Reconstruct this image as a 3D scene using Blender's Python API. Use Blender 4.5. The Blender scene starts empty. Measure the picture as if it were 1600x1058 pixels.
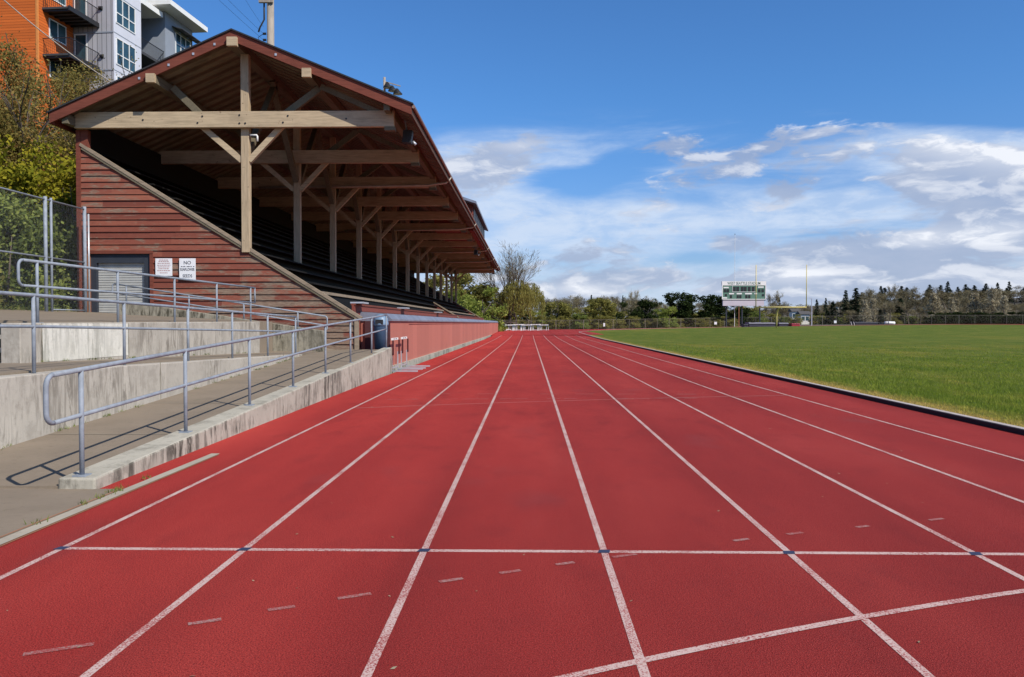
import bpy, bmesh, math, random
import numpy as np
from mathutils import Vector, Matrix
S = bpy.context.scene
COL = S.collection
R = math.radians
random.seed(7)

# ------------------------------------------------------------------ basics
def sstep(x, a, b):
    t = min(1.0, max(0.0, (x - a) / (b - a)))
    return t * t * (3 - 2 * t)

def tag(o, label=None, cat=None, group=None, kind=None):
    if label: o["label"] = label
    if cat: o["category"] = cat
    if group: o["group"] = group
    if kind: o["kind"] = kind
    return o

def empty(name, loc, label, cat, group=None, rz=0.0):
    o = bpy.data.objects.new(name, None)
    COL.objects.link(o)
    o.location = loc
    o.rotation_euler.z = rz
    o.empty_display_size = 0.2
    return tag(o, label, cat, group)

def wloc(o):
    v = Vector((0, 0, 0))
    while o is not None:
        v += Vector(o.location)
        o = o.parent
    return v

class MB:
    """collects shapes and links them as one mesh object"""
    def __init__(s): s.v = []; s.f = []; s.uv = {}
    def quad(s, *p):
        b = len(s.v); s.v += [tuple(q) for q in p]; s.f.append(tuple(range(b, b + len(p)))); return s
    def box(s, x0, x1, y0, y1, z0, z1):
        return s.hexa([(x0,y0,z0),(x1,y0,z0),(x1,y1,z0),(x0,y1,z0)], [(x0,y0,z1),(x1,y0,z1),(x1,y1,z1),(x0,y1,z1)])
    def hexa(s, lo, hi):
        b = len(s.v); n = len(lo)
        s.v += [tuple(p) for p in lo] + [tuple(p) for p in hi]
        s.f.append(tuple(b + i for i in reversed(range(n))))
        s.f.append(tuple(b + n + i for i in range(n)))
        for i in range(n):
            j = (i + 1) % n
            s.f.append((b + i, b + j, b + n + j, b + n + i))
        return s
    def beam(s, p, q, w, h, up=(0, 0, 1)):
        p = Vector(p); q = Vector(q); d = (q - p).normalized(); up = Vector(up)
        a = d.cross(up)
        if a.length < 1e-4: a = d.cross(Vector((0, 1, 0)))
        a.normalize(); c = a.cross(d)
        r = [(-1,-1),(1,-1),(1,1),(-1,1)]
        return s.hexa([p + a*(w/2*i) + c*(h/2*j) for i, j in r][::-1], [q + a*(w/2*i) + c*(h/2*j) for i, j in r][::-1])
    def tube(s, pts, r, n=8, r2=None, cap=True):
        pts = [Vector(p) for p in pts]; m = len(pts); b = len(s.v)
        prev = None
        for i, p in enumerate(pts):
            d = (pts[min(i+1, m-1)] - pts[max(i-1, 0)]).normalized()
            if prev is None:
                a = d.cross(Vector((0, 0, 1)))
                if a.length < 1e-3: a = d.cross(Vector((0, 1, 0)))
            else:
                a = prev - d * prev.dot(d)
            a.normalize(); prev = a; c = d.cross(a)
            rr = r if r2 is None else r + (r2 - r) * i / (m - 1)
            for k in range(n):
                t = 2 * math.pi * k / n
                s.v.append(tuple(p + a * (rr * math.cos(t)) + c * (rr * math.sin(t))))
        for i in range(m - 1):
            for k in range(n):
                k2 = (k + 1) % n
                s.f.append((b+i*n+k, b+i*n+k2, b+(i+1)*n+k2, b+(i+1)*n+k))
        if cap:
            s.f.append(tuple(b + k for k in reversed(range(n))))
            s.f.append(tuple(b + (m-1)*n + k for k in range(n)))
        return s
    def lathe(s, prof, c, n=16):
        b = len(s.v); m = len(prof)
        for r, z in prof:
            for k in range(n):
                t = 2*math.pi*k/n
                s.v.append((c[0] + r*math.cos(t), c[1] + r*math.sin(t), c[2] + z))
        for i in range(m-1):
            for k in range(n):
                k2 = (k+1) % n
                s.f.append((b+i*n+k, b+i*n+k2, b+(i+1)*n+k2, b+(i+1)*n+k))
        s.f.append(tuple(b + (m-1)*n + k for k in range(n)))
        s.f.append(tuple(b + k for k in reversed(range(n))))
        return s
    def prism_y(s, poly, y0, y1):     # poly of (x, z), counter-clockwise seen from -Y
        return s.hexa([(x, y0, z) for x, z in poly][::-1], [(x, y1, z) for x, z in poly][::-1])
    def prism_x(s, poly, x0, x1):     # poly of (y, z)
        return s.hexa([(x0, y, z) for y, z in poly][::-1], [(x1, y, z) for y, z in poly][::-1])
    def build(s, name, m, parent=None, smooth=False, bevel=0, local=False):
        me = bpy.data.meshes.new(name)
        vs = s.v
        if parent is not None and not local:
            w = wloc(parent)
            vs = [(a - w.x, b - w.y, c - w.z) for a, b, c in vs]
        me.from_pydata(vs, [], s.f)
        me.materials.append(m)
        bm = bmesh.new(); bm.from_mesh(me); bmesh.ops.recalc_face_normals(bm, faces=bm.faces); bm.to_mesh(me); bm.free()
        if smooth:
            for p in me.polygons: p.use_smooth = True
        o = bpy.data.objects.new(name, me); COL.objects.link(o)
        if parent is not None: o.parent = parent
        if bevel:
            md = o.modifiers.new("bevel", 'BEVEL'); md.width = bevel; md.segments = 2; md.limit_method = 'ANGLE'
        return o

def np_mesh(name, V, F, m, parent=None, uv=None):
    """V (n,3) and F (m,k) numpy arrays, all faces of the same size"""
    me = bpy.data.meshes.new(name)
    V = np.asarray(V, dtype=np.float32); F = np.asarray(F, dtype=np.int32); k = F.shape[1]
    me.vertices.add(len(V)); me.vertices.foreach_set("co", V.ravel())
    me.loops.add(F.size); me.loops.foreach_set("vertex_index", F.ravel())
    me.polygons.add(len(F))
    me.polygons.foreach_set("loop_start", np.arange(0, F.size, k, dtype=np.int32))
    me.polygons.foreach_set("loop_total", np.full(len(F), k, dtype=np.int32))
    if uv is not None:
        l = me.uv_layers.new(name="uv"); l.data.foreach_set("uv", np.asarray(uv, dtype=np.float32)[F.ravel()].ravel())
    me.update(calc_edges=True)
    if m: me.materials.append(m)
    o = bpy.data.objects.new(name, me); COL.objects.link(o)
    if parent is not None: o.parent = parent
    return o

def copy_tree(root):
    c = root.copy(); COL.objects.link(c)
    for ch in root.children:
        d = ch.copy(); COL.objects.link(d); d.parent = c
        for g in ch.children:
            e = g.copy(); COL.objects.link(e); e.parent = d
    return c

# ------------------------------------------------------------------ node helper
class NT:
    def __init__(s, tree): s.t = tree; s.N = tree.nodes; s.L = tree.links
    def n(s, typ, ins=None, **props):
        nd = s.N.new(typ)
        for k, v in props.items(): setattr(nd, k, v)
        for k, v in (ins or {}).items(): s.put(nd.inputs[k], v)
        return nd
    def put(s, sock, v):
        if isinstance(v, bpy.types.NodeSocket): s.L.new(v, sock)
        elif v is not None:
            if sock.type == 'RGBA' and not isinstance(v, (int, float)) and len(v) == 3: v = (*v, 1)
            sock.default_value = v
    def pos(s): return s.n('ShaderNodeNewGeometry').outputs['Position']
    def mapv(s, v, scale=(1,1,1), loc=(0,0,0), rot=(0,0,0)):
        return s.n('ShaderNodeMapping', {'Vector': v, 'Scale': scale, 'Location': loc, 'Rotation': rot}).outputs[0]
    def noise(s, v, scale, detail=3, rough=.55, dist=0):
        return s.n('ShaderNodeTexNoise', {'Vector': v, 'Scale': scale, 'Detail': detail, 'Roughness': rough, 'Distortion': dist}).outputs[0]
    def m(s, op, a, b=None, c=None, clamp=False):
        nd = s.N.new('ShaderNodeMath'); nd.operation = op; nd.use_clamp = clamp
        for i, v in enumerate((a, b, c)):
            if v is not None: s.put(nd.inputs[i], v)
        return nd.outputs[0]
    def sm(s, v, a, b, lo=0.0, hi=1.0):
        return s.n('ShaderNodeMapRange', {'Value': v, 'From Min': a, 'From Max': b, 'To Min': lo, 'To Max': hi}, interpolation_type='SMOOTHSTEP').outputs[0]
    def lin(s, v, a, b, lo=0.0, hi=1.0):
        return s.n('ShaderNodeMapRange', {'Value': v, 'From Min': a, 'From Max': b, 'To Min': lo, 'To Max': hi}).outputs[0]
    def mix(s, f, a, b, mode='MIX'):
        nd = s.N.new('ShaderNodeMix'); nd.data_type = 'RGBA'; nd.blend_type = mode
        s.put(nd.inputs[0], f); s.put(nd.inputs[6], a); s.put(nd.inputs[7], b)
        return nd.outputs[2]
    def ramp(s, f, pts):
        nd = s.N.new('ShaderNodeValToRGB'); e = nd.color_ramp.elements
        while len(e) < len(pts): e.new(.5)
        for el, (p, c) in zip(e, pts): el.position = p; el.color = (*c, 1)
        s.put(nd.inputs[0], f); return nd.outputs[0]
    def sep(s, v): return s.n('ShaderNodeSeparateXYZ', {0: v}).outputs
    def comb(s, x, y, z): return s.n('ShaderNodeCombineXYZ', {0: x, 1: y, 2: z}).outputs[0]
    def bump(s, h, strength=.3, dist=.01):
        return s.n('ShaderNodeBump', {'Height': h, 'Strength': strength, 'Distance': dist}).outputs[0]

def material(name):
    m = bpy.data.materials.new(name); m.use_nodes = True
    t = NT(m.node_tree); t.N.clear()
    t.out = t.N.new('ShaderNodeOutputMaterial'); t.b = t.N.new('ShaderNodeBsdfPrincipled')
    t.L.new(t.b.outputs[0], t.out.inputs[0]); t.mat = m
    t.b.inputs['Roughness'].default_value = .8
    t.b.inputs['Specular IOR Level'].default_value = .3
    return t

def simple(name, col, rough=.6, metal=0.0, var=.12, scale=6.0, spec=.4):
    t = material(name); p = t.pos()
    f = t.noise(p, scale, 4)
    a = tuple(c * (1 - var) for c in col); b = tuple(min(1, c * (1 + var)) for c in col)
    c = t.ramp(f, [(.3, a), (.7, b)])
    f2 = t.noise(p, scale * 9, 2)
    c = t.mix(t.sm(f2, .62, .75, 0, .35), c, tuple(x * .6 for x in col))
    t.put(t.b.inputs['Base Color'], c); t.b.inputs['Roughness'].default_value = rough
    t.b.inputs['Metallic'].default_value = metal; t.b.inputs['Specular IOR Level'].default_value = spec
    t.put(t.b.inputs['Normal'], t.bump(f2, .15, .01))
    return t.mat

M = {}
def mat_track():
    t = material("track rubber"); p = t.pos()
    big = t.noise(t.mapv(p, (.55, .16, 1)), 1.0, 4, .6)
    mid = t.noise(t.mapv(p, (1.6, .9, 1)), 1.3, 4, .6)
    c = t.ramp(big, [(.32, (.47, .045, .041)), (.5, (.58, .056, .048)), (.7, (.70, .080, .065))])
    c = t.mix(t.sm(mid, .5, .75, 0, .4), c, (.28, .033, .034))
    x_, y_, z_ = t.sep(p)
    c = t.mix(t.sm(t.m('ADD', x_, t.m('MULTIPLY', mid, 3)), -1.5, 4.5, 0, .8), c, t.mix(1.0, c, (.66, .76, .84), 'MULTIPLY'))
    c = t.mix(t.sm(t.m('ADD', y_, t.m('MULTIPLY', t.m('SUBTRACT', mid, .5), 6)), 10, 2.5, 0, .8), c, t.mix(1.0, c, (.66, .68, .68), 'MULTIPLY'))  # near end darker: shade between the grains put into the colour
    ln = t.m('ABSOLUTE', t.m('SUBTRACT', t.m('FRACT', t.m('DIVIDE', t.m('ADD', x_, 3.168), 1.2235)), .5))
    lw = t.noise(t.mapv(p, (1.3, .11, 1)), 1.0, 4, .6)
    c = t.mix(t.m('MULTIPLY', t.sm(ln, .15, .48), t.sm(lw, .40, .64, .05, .6)), c, t.mix(1.0, c, (.68, .72, .78), 'MULTIPLY'))
    c = t.mix(t.m('MULTIPLY', t.sm(ln, .26, .05), t.sm(lw, .5, .66, 0, .4)), c, t.mix(1.0, c, (1.16, 1.25, 1.2), 'MULTIPLY'))
    g = t.noise(p, 125, 2, .75); g2 = t.noise(p, 260, 1, .5)
    c = t.mix(t.sm(g, .44, .60, 0, .85), c, (.12, .014, .015))
    c = t.mix(t.sm(g2, .58, .68, 0, .6), c, (.62, .14, .12))
    sm_ = t.noise(t.mapv(p, (.9, .5, 1), (7, 3, 0)), .8, 3, .5)
    c = t.mix(t.sm(sm_, .62, .74, 0, .28), c, (.22, .06, .065))
    scuff = t.noise(t.mapv(p, (1.2, 9, 1)), 1.4, 4, .7)
    c = t.mix(t.sm(scuff, .66, .8, 0, .3), c, (.2, .06, .06))
    t.put(t.b.inputs['Base Color'], c); t.b.inputs['Roughness'].default_value = .88
    t.b.inputs['Specular IOR Level'].default_value = .05
    t.put(t.b.inputs['Normal'], t.bump(t.m('ADD', g, t.m('MULTIPLY', g2, .5)), .7, .012))
    return t.mat
def mat_line(name, col, cover):
    t = material(name); p = t.pos()
    g = t.noise(p, 95, 2, .75); w = t.noise(p, 2.2, 4, .6)
    f = t.sm(t.m('ADD', g, t.m('MULTIPLY', w, .45)), cover, cover + .16)
    c = t.mix(f, col, (.33, .06, .055))
    t.put(t.b.inputs['Base Color'], c); t.b.inputs['Roughness'].default_value = .8
    t.put(t.b.inputs['Normal'], t.bump(g, .4, .005))
    return t.mat
def mat_concrete(name, base, dark, streak=.6, moss=0.0):
    t = material(name); p = t.pos()
    a = t.noise(p, 1.6, 5, .6); b = t.noise(p, 14, 4, .6)
    c = t.ramp(a, [(.3, tuple(x * .82 for x in base)), (.7, base)])
    c = t.mix(t.sm(b, .55, .75, 0, .5), c, tuple(x * .62 for x in base))
    s = t.noise(t.mapv(p, (6, 6, 1.1)), 1.3, 6, .72, .9); s2 = t.noise(p, .8, 4, .6)
    nz = t.sep(t.n('ShaderNodeNewGeometry').outputs['True Normal'])[2]; s2 = t.m('MULTIPLY', s2, t.sm(nz, .95, .5, .45, 1))
    c = t.mix(t.m('MULTIPLY', t.sm(t.noise(p, 3.1, 6, .72), .5, .64), streak*.4), c, tuple(x*1.5 for x in dark))
    c = t.mix(t.m('MULTIPLY', t.sm(s, .42, .62), t.sm(s2, .36, .62, .05, streak)), c, dark)
    fine = t.noise(p, 90, 2, .7)
    c = t.mix(t.sm(fine, .6, .75, 0, .4), c, tuple(x * .5 for x in base))
    if moss:
        c = t.mix(t.m('MULTIPLY', t.sm(t.noise(p, 5, 4, .7), .6, .7), moss), c, (.09, .1, .03))
    t.put(t.b.inputs['Base Color'], c); t.b.inputs['Roughness'].default_value = .9
    t.put(t.b.inputs['Normal'], t.bump(t.m('ADD', b, t.m('MULTIPLY', fine, .6)), .35, .01))
    return t.mat
def mat_siding():
    t = material("weathered red siding"); p = t.pos(); x, y, z = t.sep(p)
    board = t.m('FLOOR', t.m('DIVIDE', t.m('SUBTRACT', z, .7), .195))
    wn = t.n('ShaderNodeTexWhiteNoise', {'Vector': t.comb(board, t.m('FLOOR', t.m('MULTIPLY', t.m('ADD', x, t.m('MULTIPLY', board, 1.37)), .33)), 0)}, noise_dimensions='3D').outputs[0]
    c = t.ramp(wn, [(0, (.16, .045, .030)), (.5, (.22, .064, .041)), (1, (.29, .098, .06))])
    g = t.noise(t.mapv(p, (2.2, 2, 26)), 1.6, 5, .7)
    c = t.mix(t.sm(g, .45, .75, 0, .55), c, (.10, .028, .024))
    low = t.m('MULTIPLY', t.sm(x, -12, -5.6), t.sm(z, 4.6, 1.6))
    w = t.noise(t.mapv(p, (.8, 1, 3.2)), 1.3, 6, .72)
    f = t.sm(t.m('ADD', t.m('ADD', w, t.m('MULTIPLY', low, .17)), t.m('MULTIPLY', wn, .12)), .575, .72, 0, .85)
    grey = t.ramp(t.noise(t.mapv(p, (3, 3, 40)), 2, 4), [(.3, (.09, .062, .045)), (.7, (.31, .245, .18))])
    c = t.mix(f, c, grey)
    t.put(t.b.inputs['Base Color'], c); t.b.inputs['Roughness'].default_value = .85
    t.put(t.b.inputs['Normal'], t.bump(g, .35, .01))
    return t.mat
def mat_timber(name, base, grain_axis='x', dirt=.5):
    t = material(name); p = t.pos()
    sc = {'x': (1.2, 14, 14), 'z': (14, 14, 1.0), 'y': (14, 1.2, 14)}[grain_axis]
    g = t.noise(t.mapv(p, sc), 1.5, 5, .65); a = t.noise(p, 1.1, 4)
    c = t.ramp(g, [(.25, tuple(v * .62 for v in base)), (.55, base), (.8, tuple(min(1, v * 1.15) for v in base))])
    c = t.mix(t.sm(a, .5, .75, 0, dirt), c, tuple(v * .45 for v in base))
    kn = t.noise(p, 7, 2)
    c = t.mix(t.sm(kn, .7, .76, 0, .7), c, (.08, .05, .03))
    t.put(t.b.inputs['Base Color'], c); t.b.inputs['Roughness'].default_value = .85
    t.put(t.b.inputs['Normal'], t.bump(g, .3, .008))
    return t.mat
def mat_boards(name, base, axis, pitch, gap=.08, rough=.8):
    """flat boards with dark joints every pitch metres along one axis"""
    t = material(name); p = t.pos(); s = t.sep(p); v = s['xyz'.index(axis)]
    q = t.m('DIVIDE', v, pitch); fr = t.m('FRACT', q); i = t.m('FLOOR', q)
    wn = t.n('ShaderNodeTexWhiteNoise', {'W': i}, noise_dimensions='1D').outputs[0]
    sc = [14, 14, 14]; sc[{'x': 2, 'y': 0, 'z': 0}[axis]] = 1
    g = t.noise(t.mapv(p, tuple(sc)), 1.3, 4, .6); a = t.noise(p, .8, 4)
    c = t.ramp(wn, [(0, tuple(b * .88 for b in base)), (1, tuple(b * 1.1 for b in base))])
    c = t.mix(t.sm(g, .45, .8, 0, .35), c, tuple(b * .6 for b in base))
    c = t.mix(t.sm(a, .55, .75, 0, .35), c, tuple(b * .7 for b in base))
    e = t.m('LESS_THAN', fr, gap)
    c = t.mix(t.m('MULTIPLY', e, .75), c, tuple(b * .3 for b in base))
    t.put(t.b.inputs['Base Color'], c); t.b.inputs['Roughness'].default_value = rough
    t.put(t.b.inputs['Normal'], t.bump(t.m('SUBTRACT', g, t.m('MULTIPLY', e, 3)), .3, .01))
    return t.mat
def mat_soffit():
    t = material("corrugated brown roof underside"); p = t.pos(); x, y, z = t.sep(p)
    wv = t.m('SINE', t.m('MULTIPLY', y, 2*math.pi/.52)); a = t.noise(p, .9, 5, .65); b = t.noise(t.mapv(p, (1, 6, 1)), 1.6, 4)
    c = t.ramp(a, [(.3, (.13, .108, .07)), (.7, (.25, .21, .135))])
    c = t.mix(t.sm(b, .5, .75, 0, .5), c, (.06, .045, .03))
    t.put(t.b.inputs['Base Color'], c); t.b.inputs['Roughness'].default_value = .85
    t.put(t.b.inputs['Normal'], t.bump(t.m('ADD', wv, t.m('MULTIPLY', b, .4)), 1.0, .07))
    return t.mat
def mat_leaf(name, cols, trans=.3, spec=False):
    t = material(name); geo = t.n('ShaderNodeNewGeometry'); oi = t.n('ShaderNodeObjectInfo')
    r = geo.outputs['Random Per Island']
    big = t.noise(geo.outputs['Position'], .55, 3, .6)
    f = t.m('ADD', t.m('ADD', t.m('MULTIPLY', r, .5), t.m('MULTIPLY', t.sm(big, .3, .7), .4)), t.m('MULTIPLY', oi.outputs['Random'], .12))
    k = len(cols) - 1
    c = t.ramp(f, [(.08 + .86 * i / k, q) for i, q in enumerate(cols)])
    d = t.n('ShaderNodeBsdfDiffuse', {'Color': c}); tr = t.n('ShaderNodeBsdfTranslucent', {'Color': c})
    mx = t.n('ShaderNodeMixShader', {0: trans, 1: d.outputs[0], 2: tr.outputs[0]})
    t.L.new(mx.outputs[0], t.out.inputs[0]); t.N.remove(t.b)
    return t.mat
def mat_grass(blade=False):
    t = material("grass blades" if blade else "field turf"); p = t.pos(); x, y, z = t.sep(p)
    a = t.noise(t.mapv(p, (.5, .22, 0)), 1.0, 5, .65); b = t.noise(t.mapv(p, (2.4, 1.3, 0)), 1.6, 4, .65)
    c = t.ramp(a, [(.3, (.085, .125, .013)), (.5, (.115, .15, .017)), (.72, (.16, .185, .027))])
    c = t.mix(t.sm(b, .42, .7, 0, .6), c, (.062, .105, .012))
    stripe = t.noise(t.mapv(p, (.03, .35, 0)), 1.0, 3, .6)
    c = t.mix(t.sm(stripe, .5, .68, 0, .5), c, (.165, .18, .035))
    yel = t.m('MULTIPLY', t.sm(t.noise(t.mapv(p, (.14, .045, 0), (3.1, .4, 0)), 1.0, 3), .56, .7), t.sm(x, 60, 12))
    c = t.mix(t.m('MULTIPLY', yel, .6), c, (.26, .21, .035))
    edge = t.m('ADD', t.m('SUBTRACT', x, 6.9), t.m('MULTIPLY', t.m('SUBTRACT', t.noise(t.mapv(p, (1.5, .5, 0)), 1.2, 5, .7), .5), 1.7))
    c = t.mix(t.sm(edge, .85, .1, 0, .88), c, (.40, .27, .085))
    pat = t.noise(t.mapv(p, (.9, .35, 0), (5, 2, 0)), 1.0, 5, .7)
    c = t.mix(t.sm(pat, .5, .68, 0, .65), c, (.24, .215, .045))
    f = t.noise(p, 55, 2, .7)
    if not blade:
        c = t.mix(t.sm(f, .5, .72, 0, .55), c, (.05, .08, .01))
        wh = t.noise(p, 9, 1)
        c = t.mix(t.sm(wh, .76, .79, 0, .5), c, (.4, .4, .3))
        ln = t.m('LESS_THAN', t.m('ABSOLUTE', t.m('SUBTRACT', y, 58)), .1)
        ln = t.m('MULTIPLY', ln, t.sm(t.noise(t.mapv(p, (.25, 1, 0)), 1, 3), .5, .6))
        c = t.mix(t.m('MULTIPLY', ln, t.sm(x, 20, 26, 0, .35)), c, (.5, .5, .45))
        t.put(t.b.inputs['Normal'], t.bump(t.m('ADD', f, b), .8, .04))
        t.b.inputs['Roughness'].default_value = .95; t.b.inputs['Specular IOR Level'].default_value = .1
        t.put(t.b.inputs['Base Color'], c)
    else:
        r = t.n('ShaderNodeNewGeometry').outputs['Random Per Island']
        c = t.mix(1.0, c, (2.0, 1.9, 1.9), 'MULTIPLY'); c = t.mix(t.lin(r, 0, 1, 0, .5), c, t.mix(r, (.11, .2, .022), (.28, .33, .08)))
        d = t.n('ShaderNodeBsdfDiffuse', {'Color': c}); tr = t.n('ShaderNodeBsdfTranslucent', {'Color': c})
        mx = t.n('ShaderNodeMixShader', {0: .35, 1: d.outputs[0], 2: tr.outputs[0]})
        t.L.new(mx.outputs[0], t.out.inputs[0])
    return t.mat
def mat_mesh(name, pitch, width, col):
    """diamond wire mesh from uv coordinates in metres"""
    t = material(name); uv = t.n('ShaderNodeTexCoord').outputs['UV']; s = t.sep(uv)
    a = t.m('FRACT', t.m('DIVIDE', t.m('ADD', s[0], s[1]), pitch)); b = t.m('FRACT', t.m('DIVIDE', t.m('SUBTRACT', s[0], s[1]), pitch))
    f = t.m('MAXIMUM', t.m('LESS_THAN', a, width), t.m('LESS_THAN', b, width))
    tr = t.n('ShaderNodeBsdfTransparent')
    t.put(t.b.inputs['Base Color'], col); t.b.inputs['Roughness'].default_value = .5; t.b.inputs['Metallic'].default_value = .4
    mx = t.n('ShaderNodeMixShader', {0: f, 1: tr.outputs[0], 2: t.b.outputs[0]})
    t.L.new(mx.outputs[0], t.out.inputs[0])
    return t.mat
def mat_glass(name, col):
    t = material(name); p = t.pos()
    c = t.ramp(t.noise(p, .7, 2), [(.35, col), (.65, tuple(v * 2.2 for v in col))])
    t.put(t.b.inputs['Base Color'], c); t.b.inputs['Roughness'].default_value = .08; t.b.inputs['Specular IOR Level'].default_value = .8
    return t.mat

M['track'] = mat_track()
M['white_line'] = mat_line("worn white line paint", (.58, .42, .38), .70)
M['thin_line'] = mat_line("thin faded line paint", (.50, .2, .18), .72)
M['grey_line'] = mat_line("faded grey dash paint", (.36, .225, .205), .62)
M['cross'] = simple("dark blue line paint", (.03, .04, .09), .8)
M['conc'] = mat_concrete("pale wall concrete", (.50, .455, .39), (.15, .13, .105), .8)
M['conc_ramp'] = mat_concrete("ramp concrete", (.265, .212, .158), (.16, .125, .09), .5, .2)
M['conc_kerb'] = mat_concrete("stained kerb wall concrete", (.49, .455, .375), (.065, .058, .045), 1.0, .2)
M['conc_dark'] = mat_concrete("stained parapet concrete", (.33, .30, .235), (.05, .045, .03), 1.0, .2)
M['conc_white'] = mat_concrete("patched white concrete", (.74, .71, .63), (.25, .24, .2), .7)
M['strip'] = mat_concrete("drain strip concrete", (.46, .40, .32), (.25, .2, .14), .4, .3)
M['galv'] = simple("galvanised steel tube", (.25, .28, .325), .6, 0, .18, 9, .25)
M['siding'] = mat_siding()
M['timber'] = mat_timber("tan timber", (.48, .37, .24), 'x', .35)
M['timber_post'] = mat_timber("tan timber post", (.45, .345, .225), 'z', .4)
M['timber_dark'] = mat_timber("shaded roof timber", (.16, .135, .09), 'y', .5)  # tan roof timber darkened: shade under the roof put into the colour
M['cap'] = mat_timber("grey brown cap board", (.30, .235, .17), 'x', .45)
M['barge'] = mat_timber("red brown barge board", (.18, .05, .032), 'x', .45)
M['fascia'] = mat_timber("dark brown fascia", (.10, .055, .04), 'y', .5)
M['soffit'] = mat_soffit()
M['shingle'] = mat_boards("dark roof felt", (.035, .035, .04), 'y', .33, .06)
M['redwood'] = mat_boards("red painted boards", (.20, .05, .036), 'z', .19, .1)
M['interior'] = mat_boards("shaded seating boards", (.005, .0045, .004), 'z', .15, .1)  # near-black: deep shade inside the stand put into the colour
M['bench'] = mat_timber("worn shaded bench boards", (.007, .006, .005), 'y', .6)  # benches painted near-black for the shade under the roof
M['pink'] = mat_boards("salmon painted wall boards", (.44, .155, .115), 'y', 1.22, .008)
M['metal_cap'] = simple("blue grey metal cap", (.25, .27, .33), .45, .3, .2, 1.5)
M['maroon'] = simple("maroon paint", (.07, .022, .025), .7)
M['shutter'] = simple("pale grey shutter steel", (.47, .47, .45), .5, .1, .08, 3)
M['navy'] = simple("dark navy frame paint", (.03, .036, .05), .6)
M['fence_old'] = simple("weathered fence tube", (.19, .17, .135), .7, 0, .1, 2, .2)
M['white'] = simple("white paint", (.76, .76, .74), .5, 0, .04, 3)
M['sign'] = simple("white sign sheet", (.78, .78, .80), .4, 0, .03, 4)
M['ink'] = simple("black ink", (.06, .065, .08), .7)
M['redink'] = simple("faded red ink", (.42, .25, .24), .7)
M['black'] = simple("black paint", (.02, .02, .022), .5)
M['darkred'] = simple("dark red hurdle tube", (.06, .012, .014), .45)
M['alu'] = simple("light aluminium", (.52, .54, .58), .4, .4, .08)
M['blue_can'] = simple("blue bin plastic", (.045, .09, .16), .5)
M['blue_lid'] = simple("pale blue bin lid", (.16, .25, .36), .45)
M['yellow'] = simple("goal post yellow", (.62, .50, .19), .5, 0, .08, 2)
M['green'] = simple("scoreboard green", (.10, .20, .15), .6)
M['pole_wood'] = mat_timber("weathered pole wood", (.36, .31, .26), 'z', .4)
M['orange_pole'] = simple("rust orange pole", (.30, .13, .06), .7)
M['orange'] = mat_boards("orange lap siding", (.62, .135, .022), 'z', .2, .16)
M['grey_rib'] = mat_boards("grey ribbed metal cladding", (.37, .37, .40), 'x', .38, .16)
M['white_panel'] = simple("pale blue white panel", (.60, .61, .67), .6, 0, .04, 1)
M['blue_grey'] = simple("blue grey stucco", (.25, .28, .33), .8, 0, .05, 1)
M['dark_rec'] = simple("dark balcony wall", (.05, .05, .055), .8)
M['glass'] = mat_glass("dark teal window glass", (.02, .045, .055))
M['house'] = simple("pale house paint", (.70, .69, .65), .7, 0, .06)
M['house_roof'] = simple("grey house roof", (.09, .085, .085), .85)
M['bark'] = mat_timber("grey brown bark", (.12, .095, .075), 'z', .5)
M['mat_cover'] = simple("dark mat cover", (.035, .038, .055), .6)
M['mat_grey'] = simple("grey mat cover", (.22, .22, .26), .6)
M['red_mat'] = simple("red mat vinyl", (.36, .03, .05), .5)
M['grass'] = mat_grass(); M['blade'] = mat_grass(True)
M['scrub'] = simple("hillside scrub", (.05, .06, .02), .95, 0, .4, 1.2)
M['ground'] = simple("distant ground", (.085, .07, .045), .95, 0, .3, .06)
M['dirt'] = simple("reddish verge dirt", (.36, .16, .085), .95, 0, .2, .4)
M['mesh'] = mat_mesh("chain link wire", .056, .036, (.33, .36, .4))
M['mesh_far'] = mat_mesh("far chain link wire", .056, .035, (.24, .21, .17))
M['kerb_black'] = simple("dark kerb rubber", (.03, .02, .028), .8)
M['kerb_top'] = simple("pale kerb top", (.46, .40, .37), .8)
M['lf_olive'] = mat_leaf("olive budding leaves", [(.10, .078, .02), (.19, .15, .04), (.30, .25, .085), (.42, .20, .06)], .42)
M['lf_lime'] = mat_leaf("lime shrub leaves", [(.08, .095, .012), (.18, .19, .02), (.32, .29, .03), (.45, .36, .04)], .35)
M['lf_ivy'] = mat_leaf("dark shrub leaves", [(.06, .085, .025), (.15, .19, .05), (.25, .29, .075), (.36, .38, .12)], .4)
M['lf_spring'] = mat_leaf("spring green leaves", [(.11, .145, .03), (.22, .27, .055), (.32, .36, .085), (.42, .44, .12)], .45)
M['lf_willow'] = mat_leaf("willow leaves", [(.11, .10, .028), (.21, .185, .05), (.29, .26, .075), (.35, .32, .10)], .35)
M['lf_brown'] = mat_leaf("olive brown leaves", [(.12, .115, .032), (.22, .205, .058), (.31, .285, .08), (.38, .35, .11)], .42)
M['lf_dark'] = mat_leaf("evergreen leaves", [(.008, .014, .006), (.02, .032, .011), (.035, .05, .016), (.05, .065, .02)], .2)
M['lf_con'] = mat_leaf("conifer needles", [(.009, .016, .011), (.018, .03, .018), (.03, .043, .024), (.045, .055, .03)], .15)
M['lf_twig'] = mat_leaf("bare brown twigs", [(.10, .08, .045), (.175, .145, .082), (.24, .205, .12), (.30, .26, .155)], .2)
M['lf_pale'] = mat_leaf("pale poplar twigs", [(.22, .185, .12), (.33, .28, .185), (.42, .365, .25), (.48, .43, .31)], .25)

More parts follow.
